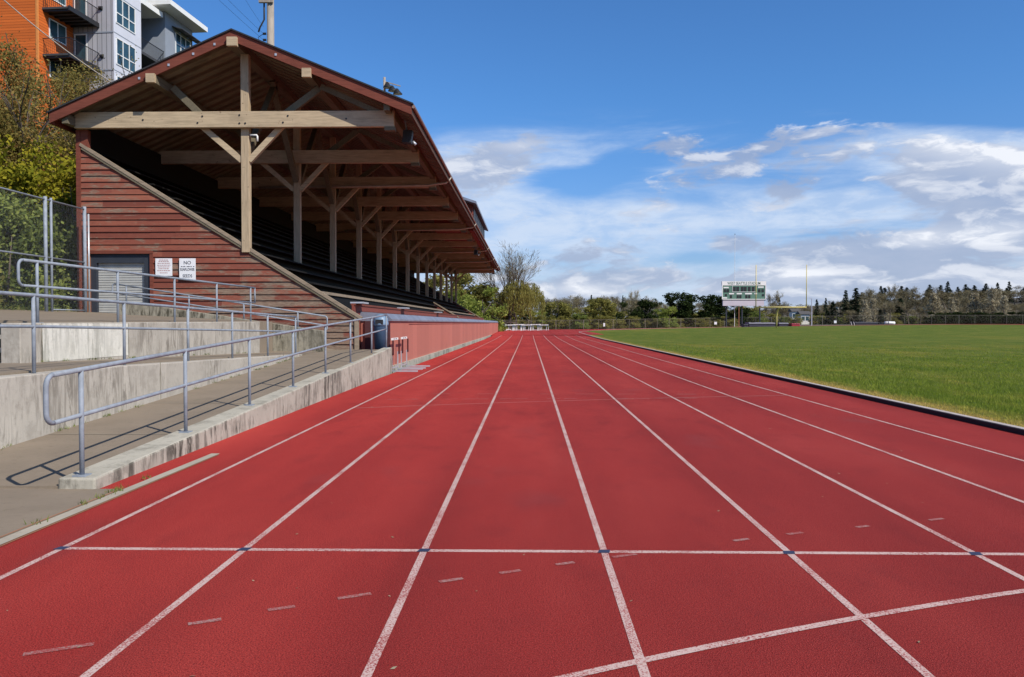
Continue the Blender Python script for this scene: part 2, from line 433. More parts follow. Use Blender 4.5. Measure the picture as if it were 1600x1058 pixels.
# ------------------------------------------------------------------ terrain heights
KX, TY, KR = 6.78, 106.0, 31.0            # inner kerb line, end of the straight, bend radius
def g(x, y):
    t = min(1.0, max(0.0, (x - 7) / 20))
    far = .30 + .0165 * min(65.0, max(0.0, x - 7))
    return far * sstep(y, 70 - 50 * t, 125)
def hill(x, y):
    """wooded slope beyond the far fence"""
    d = math.hypot(x - 20, y - 20)
    return 9.0 * sstep(d, 210, 420) * sstep(x / max(y, 1), .12, .5) + 3.0 * sstep(d, 220, 400)
def P(s, d):
    """track coordinates: s along the kerb, d outward from it"""
    if s <= TY: return (KX - d, s)
    a = (s - TY) / KR
    if a <= math.pi: return (KX + KR - (KR + d) * math.cos(a), TY + (KR + d) * math.sin(a))
    return (KX + 2 * KR + d, TY - (s - TY - math.pi * KR))
SS = list(np.arange(-30, TY, 4.0)) + list(np.linspace(TY, TY + math.pi * KR, 60)) + [TY + math.pi * KR + 30]
def ribbon(mb, d0, d1, z, s_list=SS, both=None):
    for a, b in zip(s_list[:-1], s_list[1:]):
        pts = []
        for s, d in ((a, d1), (a, d0), (b, d0), (b, d1)):
            x, y = P(s, d); pts.append((x, y, g(x, y) + z))
        mb.quad(*pts)
def join_ribbon(name, d0, d1, nd, z, m, s_list=SS):
    V = []; F = []
    ds = np.linspace(d0, d1, nd + 1)
    for s in s_list:
        for d in ds:
            x, y = P(s, d); V.append((x, y, g(x, y) + z))
    n = nd + 1
    for i in range(len(s_list) - 1):
        for j in range(nd):
            F.append((i*n + j + 1, i*n + j, (i+1)*n + j, (i+1)*n + j + 1))
    return np_mesh(name, V, F, m)

# distant ground: rings out to the horizon
V = []; F = []; rr = [0, 20, 40, 60, 80, 100, 115, 130, 145, 160, 180, 200, 230, 260, 300, 350, 400, 450, 520, 700, 1200, 2500, 5000]; na = 96
for r in rr:
    for k in range(na):
        a = 2*math.pi*k/na; x, y = 20 + r*math.cos(a), 20 + r*math.sin(a)
        V.append((x, y, (g(x, y) if y > 0 else 0) + hill(x, y) - .12))
for i in range(len(rr) - 1):
    for k in range(na):
        F.append((i*na + k, i*na + (k+1) % na, (i+1)*na + (k+1) % na, (i+1)*na + k))
tag(np_mesh("ground", V, F, M['ground']), "grassy ground reaching the horizon", None, None, "structure")

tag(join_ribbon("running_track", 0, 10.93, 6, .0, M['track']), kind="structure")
mb = MB()                                   # chute: the straight carries on past the bend
ys = list(np.arange(92, 150, 4))
for a, b in zip(ys[:-1], ys[1:]):
    mb.quad(*[(x, y, g(x, y) - .006) for x, y in ((-4.5, a), (14, a), (14, b), (-4.5, b))])
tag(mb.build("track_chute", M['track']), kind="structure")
mb = MB(); ribbon(mb, 10.9, 16, -.01, list(np.linspace(TY + 14, TY + math.pi*KR, 50)))
tag(mb.build("dirt_verge", M['dirt']), kind="structure")

# lane lines, finish line, start lines
lanes = [KX - x for x in (5.5, 4.23, 2.962, 1.734, .506, -.702, -1.919, -3.168)]
mb = MB()
for d in lanes: ribbon(mb, d - .023, d + .023, .002)
for d in lanes[3:]:
    for a, b in ((106, 112), (112, 118), (118, 124)):
        mb.quad(*[(x, y, g(x, y) + .003) for x, y in ((KX-d-.025, a), (KX-d+.025, a), (KX-d+.025, b), (KX-d-.025, b))])
tag(mb.build("lane_lines", M['white_line']), kind="structure")
mb = MB().box(-3.14, 6.74, 5.235, 5.285, .001, .003)
tag(mb.build("finish_line", M['white_line']), kind="structure")
def arc_strip(mb, pts, w, z):
    n = len(pts); L = []
    for i, (x, y) in enumerate(pts):
        x0, y0 = pts[max(0, i-1)]; x1, y1 = pts[min(n-1, i+1)]
        t = Vector((x1-x0, y1-y0)).normalized(); nrm = Vector((-t.y, t.x)) * (w/2)
        L.append(((x-nrm.x, y-nrm.y, z), (x+nrm.x, y+nrm.y, z)))
    for a, b in zip(L[:-1], L[1:]): mb.quad(a[0], b[0], b[1], a[1])
def quadfit(px):                            # y = a + b x + c x^2 through three points
    A = np.array([[1, x, x*x] for x, _ in px]); return np.linalg.solve(A, np.array([y for _, y in px]))
mb = MB()
c = quadfit([(.206, 3.398), (1.718, 4.1), (2.827, 4.531)])
arc_strip(mb, [(x, c[0]+c[1]*x+c[2]*x*x) for x in np.linspace(-.6, 5.6, 25)], .05, .0042)
tag(mb.build("start_line", M['white_line']), kind="structure")
mb = MB()
c = quadfit([(-3.14, 14.085), (1.0, 15.62), (5.47, 16.777)])
arc_strip(mb, [(x, c[0]+c[1]*x+c[2]*x*x) for x in np.linspace(-3.14, 5.49, 30)], .04, .0034)
tag(mb.build("relay_zone_line", M['thin_line']), kind="structure")
mb = MB()
for x, y, l, a in ((-2.2, 3.622, .29, .45), (-1.657, 3.974, .16, .46), (-1.324, 4.171, .14, .46), (-.974, 4.367, .19, .46), (-.46, 4.652, .15, .48),
                   (-.113, 4.816, .14, .46), (.233, 4.991, .13, .4), (.63, 5.17, .18, .42), (1.499, 5.566, .13, .42), (1.935, 5.744, .14, .42), (2.51, 5.95, .12, .42), (3.175, 6.181, .15, .4)):
    dx, dy = math.cos(a)*l/2, math.sin(a)*l/2
    arc_strip(mb, [(x-dx, y-dy), (x+dx, y+dy)], .04, .0034)
for i, x in enumerate((-2.7, -2.35, -1.55, -1.2, -.95, -.45, -.15, .5, .85, 1.9, 2.6, 3.3)):
    arc_strip(mb, [(x-.13, 15.9 + .06*x), (x+.13, 15.93 + .06*x)], .045, .0034)
for i, x in enumerate((-1.9, -.9, .45, 1.2, 2.1, 3.4)):
    arc_strip(mb, [(x-.2, 17.0), (x+.2, 17.02)], .04, .0034)
tag(mb.build("faded_dashes", M['grey_line']), kind="structure")
mb = MB()
for x in (-3.168, -1.919, -.702, .506, 1.734, 2.962, 4.23, 5.5):
    mb.quad((x-.045, 5.225, .0045), (x+.03, 5.225, .0045), (x+.045, 5.295, .0045), (x-.03, 5.295, .0045))
tag(mb.build("lane_crossing_marks", M['cross']), kind="structure")

# field, its kerb and the near grass
V = []; F = []
rows = list(np.arange(-20, 106, 3.0)) + list(106 + 30.6*np.sin(np.linspace(0, math.pi/2, 24)))
nc = 30
for y in rows:
    h = 30.85 if y <= 106 else math.sqrt(max(.05, 30.85**2 - (y-106)**2))
    cx = KX + KR
    for j in range(nc + 1):
        x = cx - h + 2*h*(j/nc)**1.3 if y < 106 else cx - h + 2*h*(j/nc)
        V.append((x, y, g(x, y) + .055))
n = nc + 1
for i in range(len(rows)-1):
    for j in range(nc): F.append((i*n+j, i*n+j+1, (i+1)*n+j+1, (i+1)*n+j))
tag(np_mesh("grass_field", V, F, M['grass']), kind="structure")
mb = MB(); mt = MB()
for a, b in zip(SS[:-1], SS[1:]):
    A0, A1 = P(a, .01), P(b, .01); B0, B1 = P(a, -.13), P(b, -.13)
    z0, z1 = g(*A0), g(*A1)
    mb.hexa([(*A0, z0-.05), (*B0, z0-.05), (*B1, z1-.05), (*A1, z1-.05)], [(*A0, z0+.066), (*B0, z0+.066), (*B1, z1+.066), (*A1, z1+.066)])
    A0, A1 = P(a, -.015), P(b, -.015)
    mt.hexa([(*A0, z0+.067), (*B0, z0+.067), (*B1, z1+.067), (*A1, z1+.067)], [(*A0, z0+.076), (*B0, z0+.076), (*B1, z1+.076), (*A1, z1+.076)])
tag(mb.build("kerb", M['kerb_black']), kind="structure")
tag(mt.build("kerb_top", M['kerb_top']), kind="structure")
rng = np.random.default_rng(3)
N = 420000
r = np.exp(rng.uniform(math.log(6.95), math.log(60), N)); az = rng.uniform(R(7), R(80), N)
x = r*np.sin(az); y = r*np.cos(az); ok = (x > 6.93) & (x < 45) & (rng.uniform(0, 1, N) > np.clip((r - 20)/40, 0, 1)**.7); x = x[ok]; y = y[ok]; r = r[ok]; n = len(x)
hb = rng.uniform(.03, .075, n) * np.where(x < 7.4, .7, 1); wb = np.maximum(.006, r*.00042)
th = rng.uniform(0, 2*math.pi, n); tilt = rng.uniform(.1, .9, n); td = rng.uniform(0, 2*math.pi, n)
z0 = np.array([g(a, b) for a, b in zip(x, y)]) + .05
V = np.empty((n, 3, 3))
V[:, 0] = np.stack([x - wb*np.cos(th), y - wb*np.sin(th), z0], 1); V[:, 1] = np.stack([x + wb*np.cos(th), y + wb*np.sin(th), z0], 1)
V[:, 2] = np.stack([x + hb*tilt*np.cos(td), y + hb*tilt*np.sin(td), z0 + hb], 1)
tag(np_mesh("grass", V.reshape(-1, 3), np.arange(n*3).reshape(-1, 3), M['blade']), "short green turf grass growing on the field", "grass", None, "stuff")

# ------------------------------------------------------------------ ramps on the left
mb = MB().hexa([(-12, -2, -.1), (-3.787, -2, -.1), (-3.724, 7.12, -.1), (-12, 7.12, -.1)], [(-12, -2, .012), (-3.787, -2, .012), (-3.724, 7.12, .012), (-12, 7.12, .012)])
tag(mb.build("concrete_pad", M['conc_ramp']), kind="structure")
mb = MB(); mb.quad((-3.775, -2, .01), (-3.665, -2, .01), (-3.60, 9.1, .01), (-3.70, 9.1, .01))
tag(mb.build("drain_strip", M['strip']), kind="structure")
mb = MB(); mb.quad((-3.664, -2, .006), (-3.64, -2, .006), (-3.585, 9.05, .006), (-3.599, 9.05, .006))
mb.quad((-3.775, 2, .0145), (-3.76, 2, .0145), (-3.725, 7.1, .0145), (-3.74, 7.1, .0145))
tag(mb.build("drain_edge_gap", M['dirt']), kind="structure")
rz = lambda y: .04 + .0473*(min(max(y, 7.12), 21.3) - 7.12)
zplat = lambda x, y: 1.53 + .004*(y - 11.5) + .047*(-7.5 - x)
z2 = lambda y: .945 - .0225*(min(max(y, 11.4), 21.8) - 11.4)
mb = MB()
mb.prism_x([(7.12, -.05), (21.3, -.05), (24.45, -.05), (24.45, .71), (21.3, .71), (7.12, .035)], -5.95, -4.25)
tag(mb.build("ramp", M['conc_ramp']), kind="structure")
mb = MB()                                   # slab joints of the ramp: shallow dark saw cuts
for y in (9.6, 12.2, 14.8, 17.4, 20.0):
    z = rz(y); mb.quad((-5.94, y, z+.004), (-4.33, y, z+.004), (-4.33, y+.018, z+.0045), (-5.94, y+.018, z+.0045))
tag(mb.build("ramp_joints", M['conc_dark']), kind="structure")
mb = MB()
mb.hexa([(-4.31, 7.1, -.05), (-3.965, 7.1, -.05), (-4.2, 24.1, -.05), (-4.45, 24.1, -.05)], [(-4.31, 7.1, .112), (-3.965, 7.1, .112), (-4.2, 24.1, .79), (-4.45, 24.1, .79)])
tag(mb.build("ramp_kerb_wall", M['conc_kerb'], bevel=.02), "long low stained concrete kerb wall rising beside the red track", "wall")
mb = MB(); mb.prism_x([(2, -.05), (20.6, -.05), (20.6, .715), (17, .79), (11.4, .905), (8, .92), (2, .92)], -6.2, -5.95)
tag(mb.build("retaining_wall", M['conc'], bevel=.015), "pale concrete retaining wall between the lower ramp and the middle ramp", "wall")
mb = MB()
for y in (5.6, 12.6, 19): mb.box(-5.952, -5.947, y, y+.02, .2, .9)
tag(mb.build("wall_joint", M['conc_dark']), kind="structure")
mb = MB(); mb.prism_x([(2, -.05), (24.45, -.05), (24.45, .705), (21.8, .705), (11.4, .94), (2, .94)], -7.52, -6.195)
mb.prism_x([(2, -.05), (13.2, -.05), (13.2, .94), (2, .94)], -14, -7.52)
tag(mb.build("middle_ramp", M['conc_ramp']), kind="structure")
mb = MB(); mb.prism_x([(11.48, -.05), (21.85, -.05), (21.85, 1.572), (11.48, 1.532)], -7.8, -7.5)
w3 = mb.build("platform_wall", M['conc'], bevel=.015)
tag(w3, "tan concrete wall with one whiter patched panel under the level railing", "wall")
mb = MB().box(-7.5, -7.494, 12.0, 14.6, .93, 1.52); mb.build("repair_patch", M['conc_white'], w3)
mb = MB()
for y in (11.98, 14.61, 17.2, 19.8): mb.box(-7.499, -7.4925, y, y+.02, .9, 1.53)
mb.build("joint", M['conc_dark'], w3)
mb = MB()
def platq(x0, x1, y0, y1):
    mb.hexa([(x0, y0, .3), (x1, y0, .3), (x1, y1, .3), (x0, y1, .3)], [(x, y, zplat(x, y)) for x, y in ((x0, y0), (x1, y0), (x1, y1), (x0, y1))])
platq(-14.7, -7.8, 12.5, 22.98); platq(-7.8, -7.51, 21.86, 22.98); platq(-14.7, -12.1, 22.98, 24.6)
tag(mb.build("platform", M['conc_ramp']), kind="structure")
mb = MB(); mb.hexa([(-12.1, 23.0, .3), (-5.99, 23.0, .3), (-5.99, 23.22, .3), (-12.1, 23.22, .3)], [(-12.1, 23.0, 2.2), (-5.99, 23.0, 1.3), (-5.99, 23.22, 1.3), (-12.1, 23.22, 2.2)])
tag(mb.build("parapet_wall", M['conc_dark'], bevel=.015), "dark stained concrete parapet sloping down in front of the red siding", "wall")
mb = MB(); mb.hexa([(-12.1, 23.22, .3), (-5.99, 23.22, .3), (-5.99, 24.44, .3), (-12.1, 24.44, .3)], [(-12.1, 23.22, 1.72), (-5.99, 23.22, .70), (-5.99, 24.44, .70), (-12.1, 24.44, 1.72)])
tag(mb.build("upper_ramp", M['conc_ramp']), kind="structure")
st = empty("concrete_steps", (-9.5, 11.6, .94), "dark recessed concrete steps at the left end of the tan wall", "steps")
for i, (y, z) in enumerate(((11.75, 1.145), (12.1, 1.345), (12.42, 1.53))):
    MB().box(-11.5, -7.82, y, y+.36, z-.06, z+.001*i).build("tread", M['conc'], st)
MB().box(-11.5, -7.82, 12.3, 12.49, .94, 1.45).build("shade_block", M['black'], st)  # black block painted in for the shade behind the open treads
# grass tufts at the platform edge
mb = MB()
# ------------------------------------------------------------------ railings
def railing(label, posts, z_post, rail, mid, loops=(), r=.0235):
    """posts: [(x,y)], z_post(x,y)->base; rail/mid: point lists"""
    x0, y0 = posts[0][:2]
    t = empty("railing", (x0, y0, posts[0][2]), label, "railing")
    MB().tube(rail, r, 10).build("top_rail", M['galv'], t, smooth=True)
    MB().tube(mid, r*.86, 10).build("mid_rail", M['galv'], t, smooth=True)
    for x, y, zb, zt in posts:
        m = MB().tube([(x, y, zb), (x, y, zt)], r*.95, 10)
        p = m.build("post", M['galv'], t, smooth=True)
        m = MB().box(x-.06, x+.06, y-.06, y+.06, zb-.002, zb+.012); m.build("base_plate", M['galv'], p, local=False)
    for l in loops: MB().tube(l, r*.93, 10).build("end_loop", M['galv'], t, smooth=True)
    return t
def loop(a, b, out, rr=.1):
    """U turn from top point a to lower point b bulging along out"""
    a = Vector(a); b = Vector(b); o = Vector(out).normalized(); pts = []
    c1 = a + o*0; h = (b - a)
    for k in range(7):
        t = k/6*math.pi/2
        pts.append(a + o*(rr*math.sin(t)) + h.normalized()*(rr*(1-math.cos(t))))
    for k in range(7):
        t = k/6*math.pi/2
        pts.append(b + o*(rr*math.cos(t)) - h.normalized()*(rr*(1-math.sin(t))))
    return pts
zk = lambda y: .112 + .0399*(y - 7.1)
A = [(-4.14, 7.2), (-4.16, 9.46), (-4.19, 11.74), (-4.22, 14.03), (-4.25, 16.4), (-4.28, 18.85), (-4.30, 21.5), (-4.32, 23.85)]
xa = lambda y: -4.14 - .18*(y - 7.2)/16.6
za = lambda y: 1.10 + (1.775-1.10)*(y - 7.2)/(23.85-7.2) + .012*math.sin((y-7.2)/16.6*math.pi)
railing("nearest galvanised railing with rounded end on the low kerb wall beside the track",
        [(x, y, zk(y), za(y)) for x, y in A], None,
        [(xa(y), y, za(y)) for y in np.linspace(6.75, 23.87, 14)], [(xa(y), y, za(y) - .42) for y in np.linspace(6.75, 23.87, 14)],
        [loop((xa(6.76), 6.76, za(6.76)), (xa(6.76), 6.76, za(6.76) - .42), (0, -1, -.04), .1)])
zb = lambda y: 1.885 - (.19)*max(0, y - 9)/11.5
B = [(-6.08, y) for y in (4.9, 7.25, 9.56, 11.73, 13.95, 16.05, 18.25, 20.45)]
railing("middle galvanised railing on the pale retaining wall above the lower ramp",
        [(x, y, (.92 if y < 9 else .92 - .0185*(y - 9)) - .01, zb(y)) for x, y in B], None,
        [(-6.08, y, zb(y)) for y in np.linspace(4, 20.47, 12)], [(-6.08, y, zb(y) - .385) for y in np.linspace(4, 20.47, 12)])
C = [(-7.63, y) for y in (12.1, 14.5, 16.85, 19.15, 21.5)]
railing("level galvanised railing with rounded end on the tan concrete wall",
        [(x, y, 1.53, 2.49 + .003*(y-12)) for x, y in C], None,
        [(-7.63, y, 2.485 + .003*(y-12)) for y in (11.75, 15, 18, 21.85)], [(-7.63, y, 2.10) for y in (11.75, 15, 18, 21.85)],
        [loop((-7.63, 11.75, 2.485), (-7.63, 11.75, 2.10), (0, -1, 0), .1), [(-7.63, 21.83, 2.51), (-7.63, 21.85, 2.10)]])
zd = lambda x: 2.68 - (2.68-1.73)*(x + 12.15)/6.2
railing("farthest low galvanised railing on the sloping parapet below the signs",
        [(x, 23.1, 2.2 - .1473*(x+12.1) - .01, zd(x)) for x in (-11.9, -10.03, -8.4, -6.8)], None,
        [(x, 23.1, zd(x)) for x in (-12.25, -10, -8, -6.0)], [(x, 23.1, zd(x) - .27) for x in (-12.25, -10, -8, -6.0)],
        [loop((-12.24, 23.1, zd(-12.24)), (-12.24, 23.1, zd(-12.24) - .27), (-1, 0, 0), .07),
         loop((-6.01, 23.1, zd(-6.01)), (-6.01, 23.1, 1.32), (1, 0, -.1), .08)])

# ------------------------------------------------------------------ chain link fence on the platform
def fence_panel(mb_uv, a, b, za0, za1, zb0, zb1):
    V, U, F = mb_uv; i = len(V); L = math.hypot(b[0]-a[0], b[1]-a[1]); u0 = a[0]*.7 + a[1]
    V += [(a[0], a[1], za0), (b[0], b[1], zb0), (b[0], b[1], zb1), (a[0], a[1], za1)]
    U += [(u0, za0), (u0+L, zb0), (u0+L, zb1), (u0, za1)]; F.append((i, i+1, i+2, i+3))
ft = empty("chain_link_fence", (-13.62, 22.1, 1.8), "tall chain link fence on the platform left of the red gable wall", "fence")
fx = -13.62
fr = MB()
for z in (5.02, 3.39): fr = MB().tube([(fx, 14, z), (fx, 23.93, z)], .025, 8); fr.build("rail", M['galv'], ft, smooth=True)
MB().tube([(fx, 22.25, 1.92), (fx, 23.9, 1.92)], .02, 8).build("rail", M['galv'], ft, smooth=True)
for y, rr_ in ((23.97, .05), (22.27, .035), (22.0, .05), (19.0, .04), (16.0, .04)):
    MB().tube([(fx, y, zplat(fx, y)-.02), (fx, y, 5.1)], rr_, 10).build("post", M['galv'], ft, smooth=True)
MB().tube([(fx+.02, 24.15, 1.8), (fx+.02, 24.15, 4.9)], .028, 8).build("gate_post", M['alu'], ft, smooth=True)
D = ([], [], [])
fence_panel(D, (fx, 14), (fx, 24.0), 1.86, 5.02, 1.86, 5.02)
w = wloc(ft)
o = np_mesh("wire_mesh", [(a-w.x, b-w.y, c-w.z) for a, b, c in D[0]], D[2], M['mesh'], ft, D[1])

# ------------------------------------------------------------------ grandstand
gs = empty("grandstand", (-8.8, 24.5, .7), "long weathered red wooden grandstand with gabled timber roof beside the track", "grandstand")
YF, YB = 23.70, 96.4                      # front and back edge of the roof
XL, XR, XC, ZL, ZR, ZC = -14.51, -3.52, -8.93, 7.92, 8.12, 10.35
zrake = lambda x: 1.79 + (-5.41 - x)*.617
zroof = lambda x: ZC - (XC - x)*(ZC-ZL)/(XC-XL) if x < XC else ZC - (x - XC)*(ZC-ZR)/(XR-XC)
TR = [24.5 + 5.45*i for i in range(14)]
# lapped siding of the gable wall
mb = MB(); z = .68; k = 0
rb = random.Random(4)
while z < 7.35:
    zt = z + .188
    segs = []
    xr0 = min(-5.42, -5.41 - (z + .03 - 1.79)/.617); xr1 = min(-5.42, -5.41 - (zt + .03 - 1.79)/.617)
    xl = -14.06
    cuts = [(xl, xr0, xr1)]
    if zt > 1.6 and z < 3.72: cuts = [(-11.74, xr0, xr1)] + ([(xl, -13.86, -13.86)])
    for a, b0, b1 in cuts:
        xs = [a]; 
        while xs[-1] + 4.2 < b0: xs.append(xs[-1] + rb.uniform(2.2, 4.2))
        for i, xa_ in enumerate(xs):
            e0 = xs[i+1] - .004 if i + 1 < len(xs) else b0; e1 = xs[i+1] - .004 if i + 1 < len(xs) else b1
            if e1 <= xa_: continue
            o_ = rb.uniform(-.004, .004); dz = rb.uniform(-.004, .004)
            mb.hexa([(xa_, 24.452+o_, z+dz), (e0, 24.452+o_, z+dz), (e0, 24.5, z+dz), (xa_, 24.5, z+dz)],
                    [(xa_, 24.486+o_, zt+dz), (e1, 24.486+o_, zt+dz), (e1, 24.5, zt+dz), (xa_, 24.5, zt+dz)])
    z += .195; k += 1
wall = mb.build("end_wall", M['siding'], gs)
mb = MB(); mb.prism_y([(-14.03, .6), (-13.86, .6), (-13.86, 6.93), (-13.95, 7.02), (-14.03, 7.02)], 24.503, 24.56); mb.prism_y([(-13.86, 3.75), (-11.74, 3.75), (-11.74, 5.65), (-13.86, 6.93)], 24.503, 24.56); mb.prism_y([(-11.74, .6), (-5.45, .6), (-5.45, 1.78), (-11.74, 5.65)], 24.503, 24.56)
mb.build("wall_backing", M['black'], gs)
MB().beam((-14.0, 24.47, zrake(-14.0)+.02), (-5.2, 24.47, zrake(-5.2)+.02), .14, .09, (0,0,1)).build("rake_cap", M['cap'], gs)
MB().beam((-13.95, 24.44, zrake(-13.95)-.075), (-5.4, 24.44, zrake(-5.4)-.075), .05, .07).build("rake_trim", M['timber_dark'], gs)
MB().box(-14.13, -14.0, 24.42, 24.52, .6, 7.55).build("corner_board", M['barge'], gs)
MB().box(-13.99, -13.76, 24.43, 24.6, 6.95, 7.56).build("corner_post", M['barge'], gs)
MB().box(-5.42, -5.30, 24.42, 24.55, .7, 1.76).build("corner_board", M['cap'], gs)
# door
dr = MB().box(-13.74, -11.83, 24.62, 24.66, 1.7, 3.42).build("roll_up_door", M['shutter'], gs)
mb = MB(); z = 1.72
while z < 3.38: mb.box(-13.55, -12.06, 24.598, 24.62, z, z+.055); z += .078
mb.build("shutter_slats", M['shutter'], dr)
mb = MB().box(-12.05, -11.84, 24.5, 24.61, 1.7, 3.42); mb.box(-13.74, -13.56, 24.5, 24.61, 1.7, 3.42); mb.box(-13.74, -11.84, 24.5, 24.61, 3.42, 3.7)
mb.build("door_frame", M['navy'], dr)
mb = MB().box(-13.86, -13.74, 24.42, 24.54, 1.7, 3.70); mb.build("door_jamb", simple("orange brown trim", (.3, .12, .06)), dr)
mb = MB().box(-11.84, -11.74, 24.43, 24.54, 1.5, 3.70); mb.box(-13.86, -11.74, 24.415, 24.54, 3.70, 3.79); mb.build("door_trim", M['barge'], dr)
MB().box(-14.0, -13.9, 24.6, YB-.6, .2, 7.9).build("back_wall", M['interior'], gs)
# seating steps and benches
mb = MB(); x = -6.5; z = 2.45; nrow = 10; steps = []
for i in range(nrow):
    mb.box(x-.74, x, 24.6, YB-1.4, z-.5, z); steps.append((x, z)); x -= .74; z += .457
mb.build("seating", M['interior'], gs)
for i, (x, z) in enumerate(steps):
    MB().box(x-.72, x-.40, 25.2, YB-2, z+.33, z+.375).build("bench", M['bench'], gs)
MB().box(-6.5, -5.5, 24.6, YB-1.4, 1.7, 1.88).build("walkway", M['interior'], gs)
MB().box(-6.53, -6.45, 24.62, YB-1.4, 2.44, 2.53).build("step_edge", M['cap'], gs)
MB().box(-5.53, -5.46, 24.56, YB-1.2, .3, 2.09).build("front_wall", M['redwood'], gs)
MB().box(-5.56, -5.43, 24.56, YB-1.2, 2.09, 2.15).build("front_cap", M['barge'], gs)
for y in (25.1, 33.9, 47.0): MB().box(-5.6, -5.2, y-.45, y+.45, 2.152, 2.20).build("ledge_board", M['alu'], gs)
for yy, nm in ((60.0, "aisle_wall"), (YB-1.3, "far_end_wall")):
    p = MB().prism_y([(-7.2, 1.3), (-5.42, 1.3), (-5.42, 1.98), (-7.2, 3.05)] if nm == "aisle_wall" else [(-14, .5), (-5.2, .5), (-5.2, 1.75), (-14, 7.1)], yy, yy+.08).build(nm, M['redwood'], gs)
    MB().beam((-7.25 if nm == "aisle_wall" else -14, yy+.02, 3.12 if nm == "aisle_wall" else 7.14), (-5.3 if nm == "aisle_wall" else -5.1, yy+.02, 1.96 if nm == "aisle_wall" else 1.75), .16, .08).build("wall_cap", M['cap'], p)
# trusses
for i, y in enumerate(TR):
    first = i == 0
    mt, mp = (M['timber'], M['timber_post'])
    xj = -8.8
    MB().box(xj-.125, xj+.125, y-.12, y+.09, zrake(xj)-.15, 9.86).build("post", mp, gs, bevel=.012)
    MB().box(-14.05, -4.13, y-.29, y-.125, 7.56, 8.05).build("tie_beam", mt, gs, bevel=.012)
    for s in (-1, 1):
        xo = -10.25 if s < 0 else -7.6
        MB().beam((xj+s*.11, y-.02, 6.58), (xo, y-.02, 7.72), .14, .17).build("knee_brace", mt, gs)
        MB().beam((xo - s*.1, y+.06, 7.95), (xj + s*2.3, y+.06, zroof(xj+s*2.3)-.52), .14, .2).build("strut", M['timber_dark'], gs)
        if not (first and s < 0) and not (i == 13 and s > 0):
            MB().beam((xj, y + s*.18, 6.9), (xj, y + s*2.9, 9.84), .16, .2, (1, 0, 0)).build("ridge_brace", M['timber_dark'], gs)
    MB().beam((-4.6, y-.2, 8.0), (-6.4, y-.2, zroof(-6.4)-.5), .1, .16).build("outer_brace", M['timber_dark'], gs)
    MB().box(-4.42, -4.1, y-.31, y-.11, 7.44, 7.555).build("beam_bracket", M['timber_dark'], gs)
for x, wd, dz, m_ in ((-8.90, .30, .36, 'timber'), (-11.38, .26, .38, 'timber'), (-6.66, .26, .38, 'timber')):
    zc = zroof(x) - dz
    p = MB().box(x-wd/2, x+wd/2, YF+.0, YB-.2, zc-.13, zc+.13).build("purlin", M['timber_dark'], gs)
    MB().box(x-wd/2-.002, x+wd/2+.002, YF-.10, YF+.02, zc-.132, zc+.132).build("purlin_end", M['timber'], p)  # paler tan paints the sunlit end of the same purlin
for x in (-4.28, -14.1):
    zc = zroof(x) - .33
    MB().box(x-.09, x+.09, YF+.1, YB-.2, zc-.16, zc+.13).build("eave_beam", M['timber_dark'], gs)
# roof planes: boards below, felt on top
for x0, x1, z0, z1 in ((XL, XC, ZL, ZC), (XC, XR, ZC, ZR)):
    p = MB().prism_y([(x0, z0-.16), (x1, z1-.16), (x1, z1-.02), (x0, z0-.02)], YF+.06, YB).build("roof_deck", M['soffit'], gs)
    e = .06 if x1 == XR else -.06
    xa_, za_ = (x0-.06, z0-.026) if x0 == XL else (x0, z0); xb_, zb_ = (x1+.06, z1-.026) if x1 == XR else (x1, z1)
    MB().prism_y([(xa_, za_-.015), (xb_, zb_-.015), (xb_, zb_+.03), (xa_, za_+.03)], YF-.05, YB+.04).build("roof_felt", M['shingle'], p)
    for yy in (YF, YB-.05):
        MB().prism_y([(x0, z0-.33), (x1, z1-.33), (x1, z1-.02), (x0, z0-.02)], yy, yy+.055).build("barge_board", M['barge'], gs)
MB().box(XR-.07, XR+.012, YF+.06, YB, ZR-.34, ZR-.06).build("fascia", M['fascia'], gs)
MB().box(XL-.02, XL+.06, YF+.06, YB, ZL-.34, ZL-.06).build("fascia", M['barge'], gs)
MB().tube([(XR+.06, YF+.02, ZR-.09), (XR+.06, YB, ZR-.09)], .055, 8).build("gutter", simple("brown gutter metal", (.24, .16, .13), .5), gs)
for i in (2, 5, 8, 10, 12):
    y = TR[i] - .45
    MB().tube([(XR+.07, y, 8.0), (XR-.02, y, 7.84), (XR-.14, y, 7.74), (-4.5, y, 7.63), (-7, y, 7.6), (-12.0, y, 7.56)], .05, 8).build("drain_pipe", M['timber'] if i == -1 else M['white_pipe'] if 'white_pipe' in M else M.setdefault('white_pipe', simple("cream drain pipe", (.48, .42, .34), .5)), gs, smooth=True)
for x, z in ((-8.9, 7.68), (-8.9, 7.93), (-8.72, 7.68), (-10.2, 7.7), (-10.05, 7.9), (-7.55, 7.7), (-7.4, 7.9), (-11.9, 7.8), (-5.6, 7.8)):
    MB().tube([(x, 24.195, z), (x, 24.22, z)], .028, 8).build("bolt", M['black'], gs)
for x in (-9.45, -10.1, -10.85, -11.75, -7.6): MB().box(x-.03, x+.03, YF-.02, YF+.002, zroof(x)-.24, zroof(x)-.17).build("lamp_hook", M['alu'], gs)
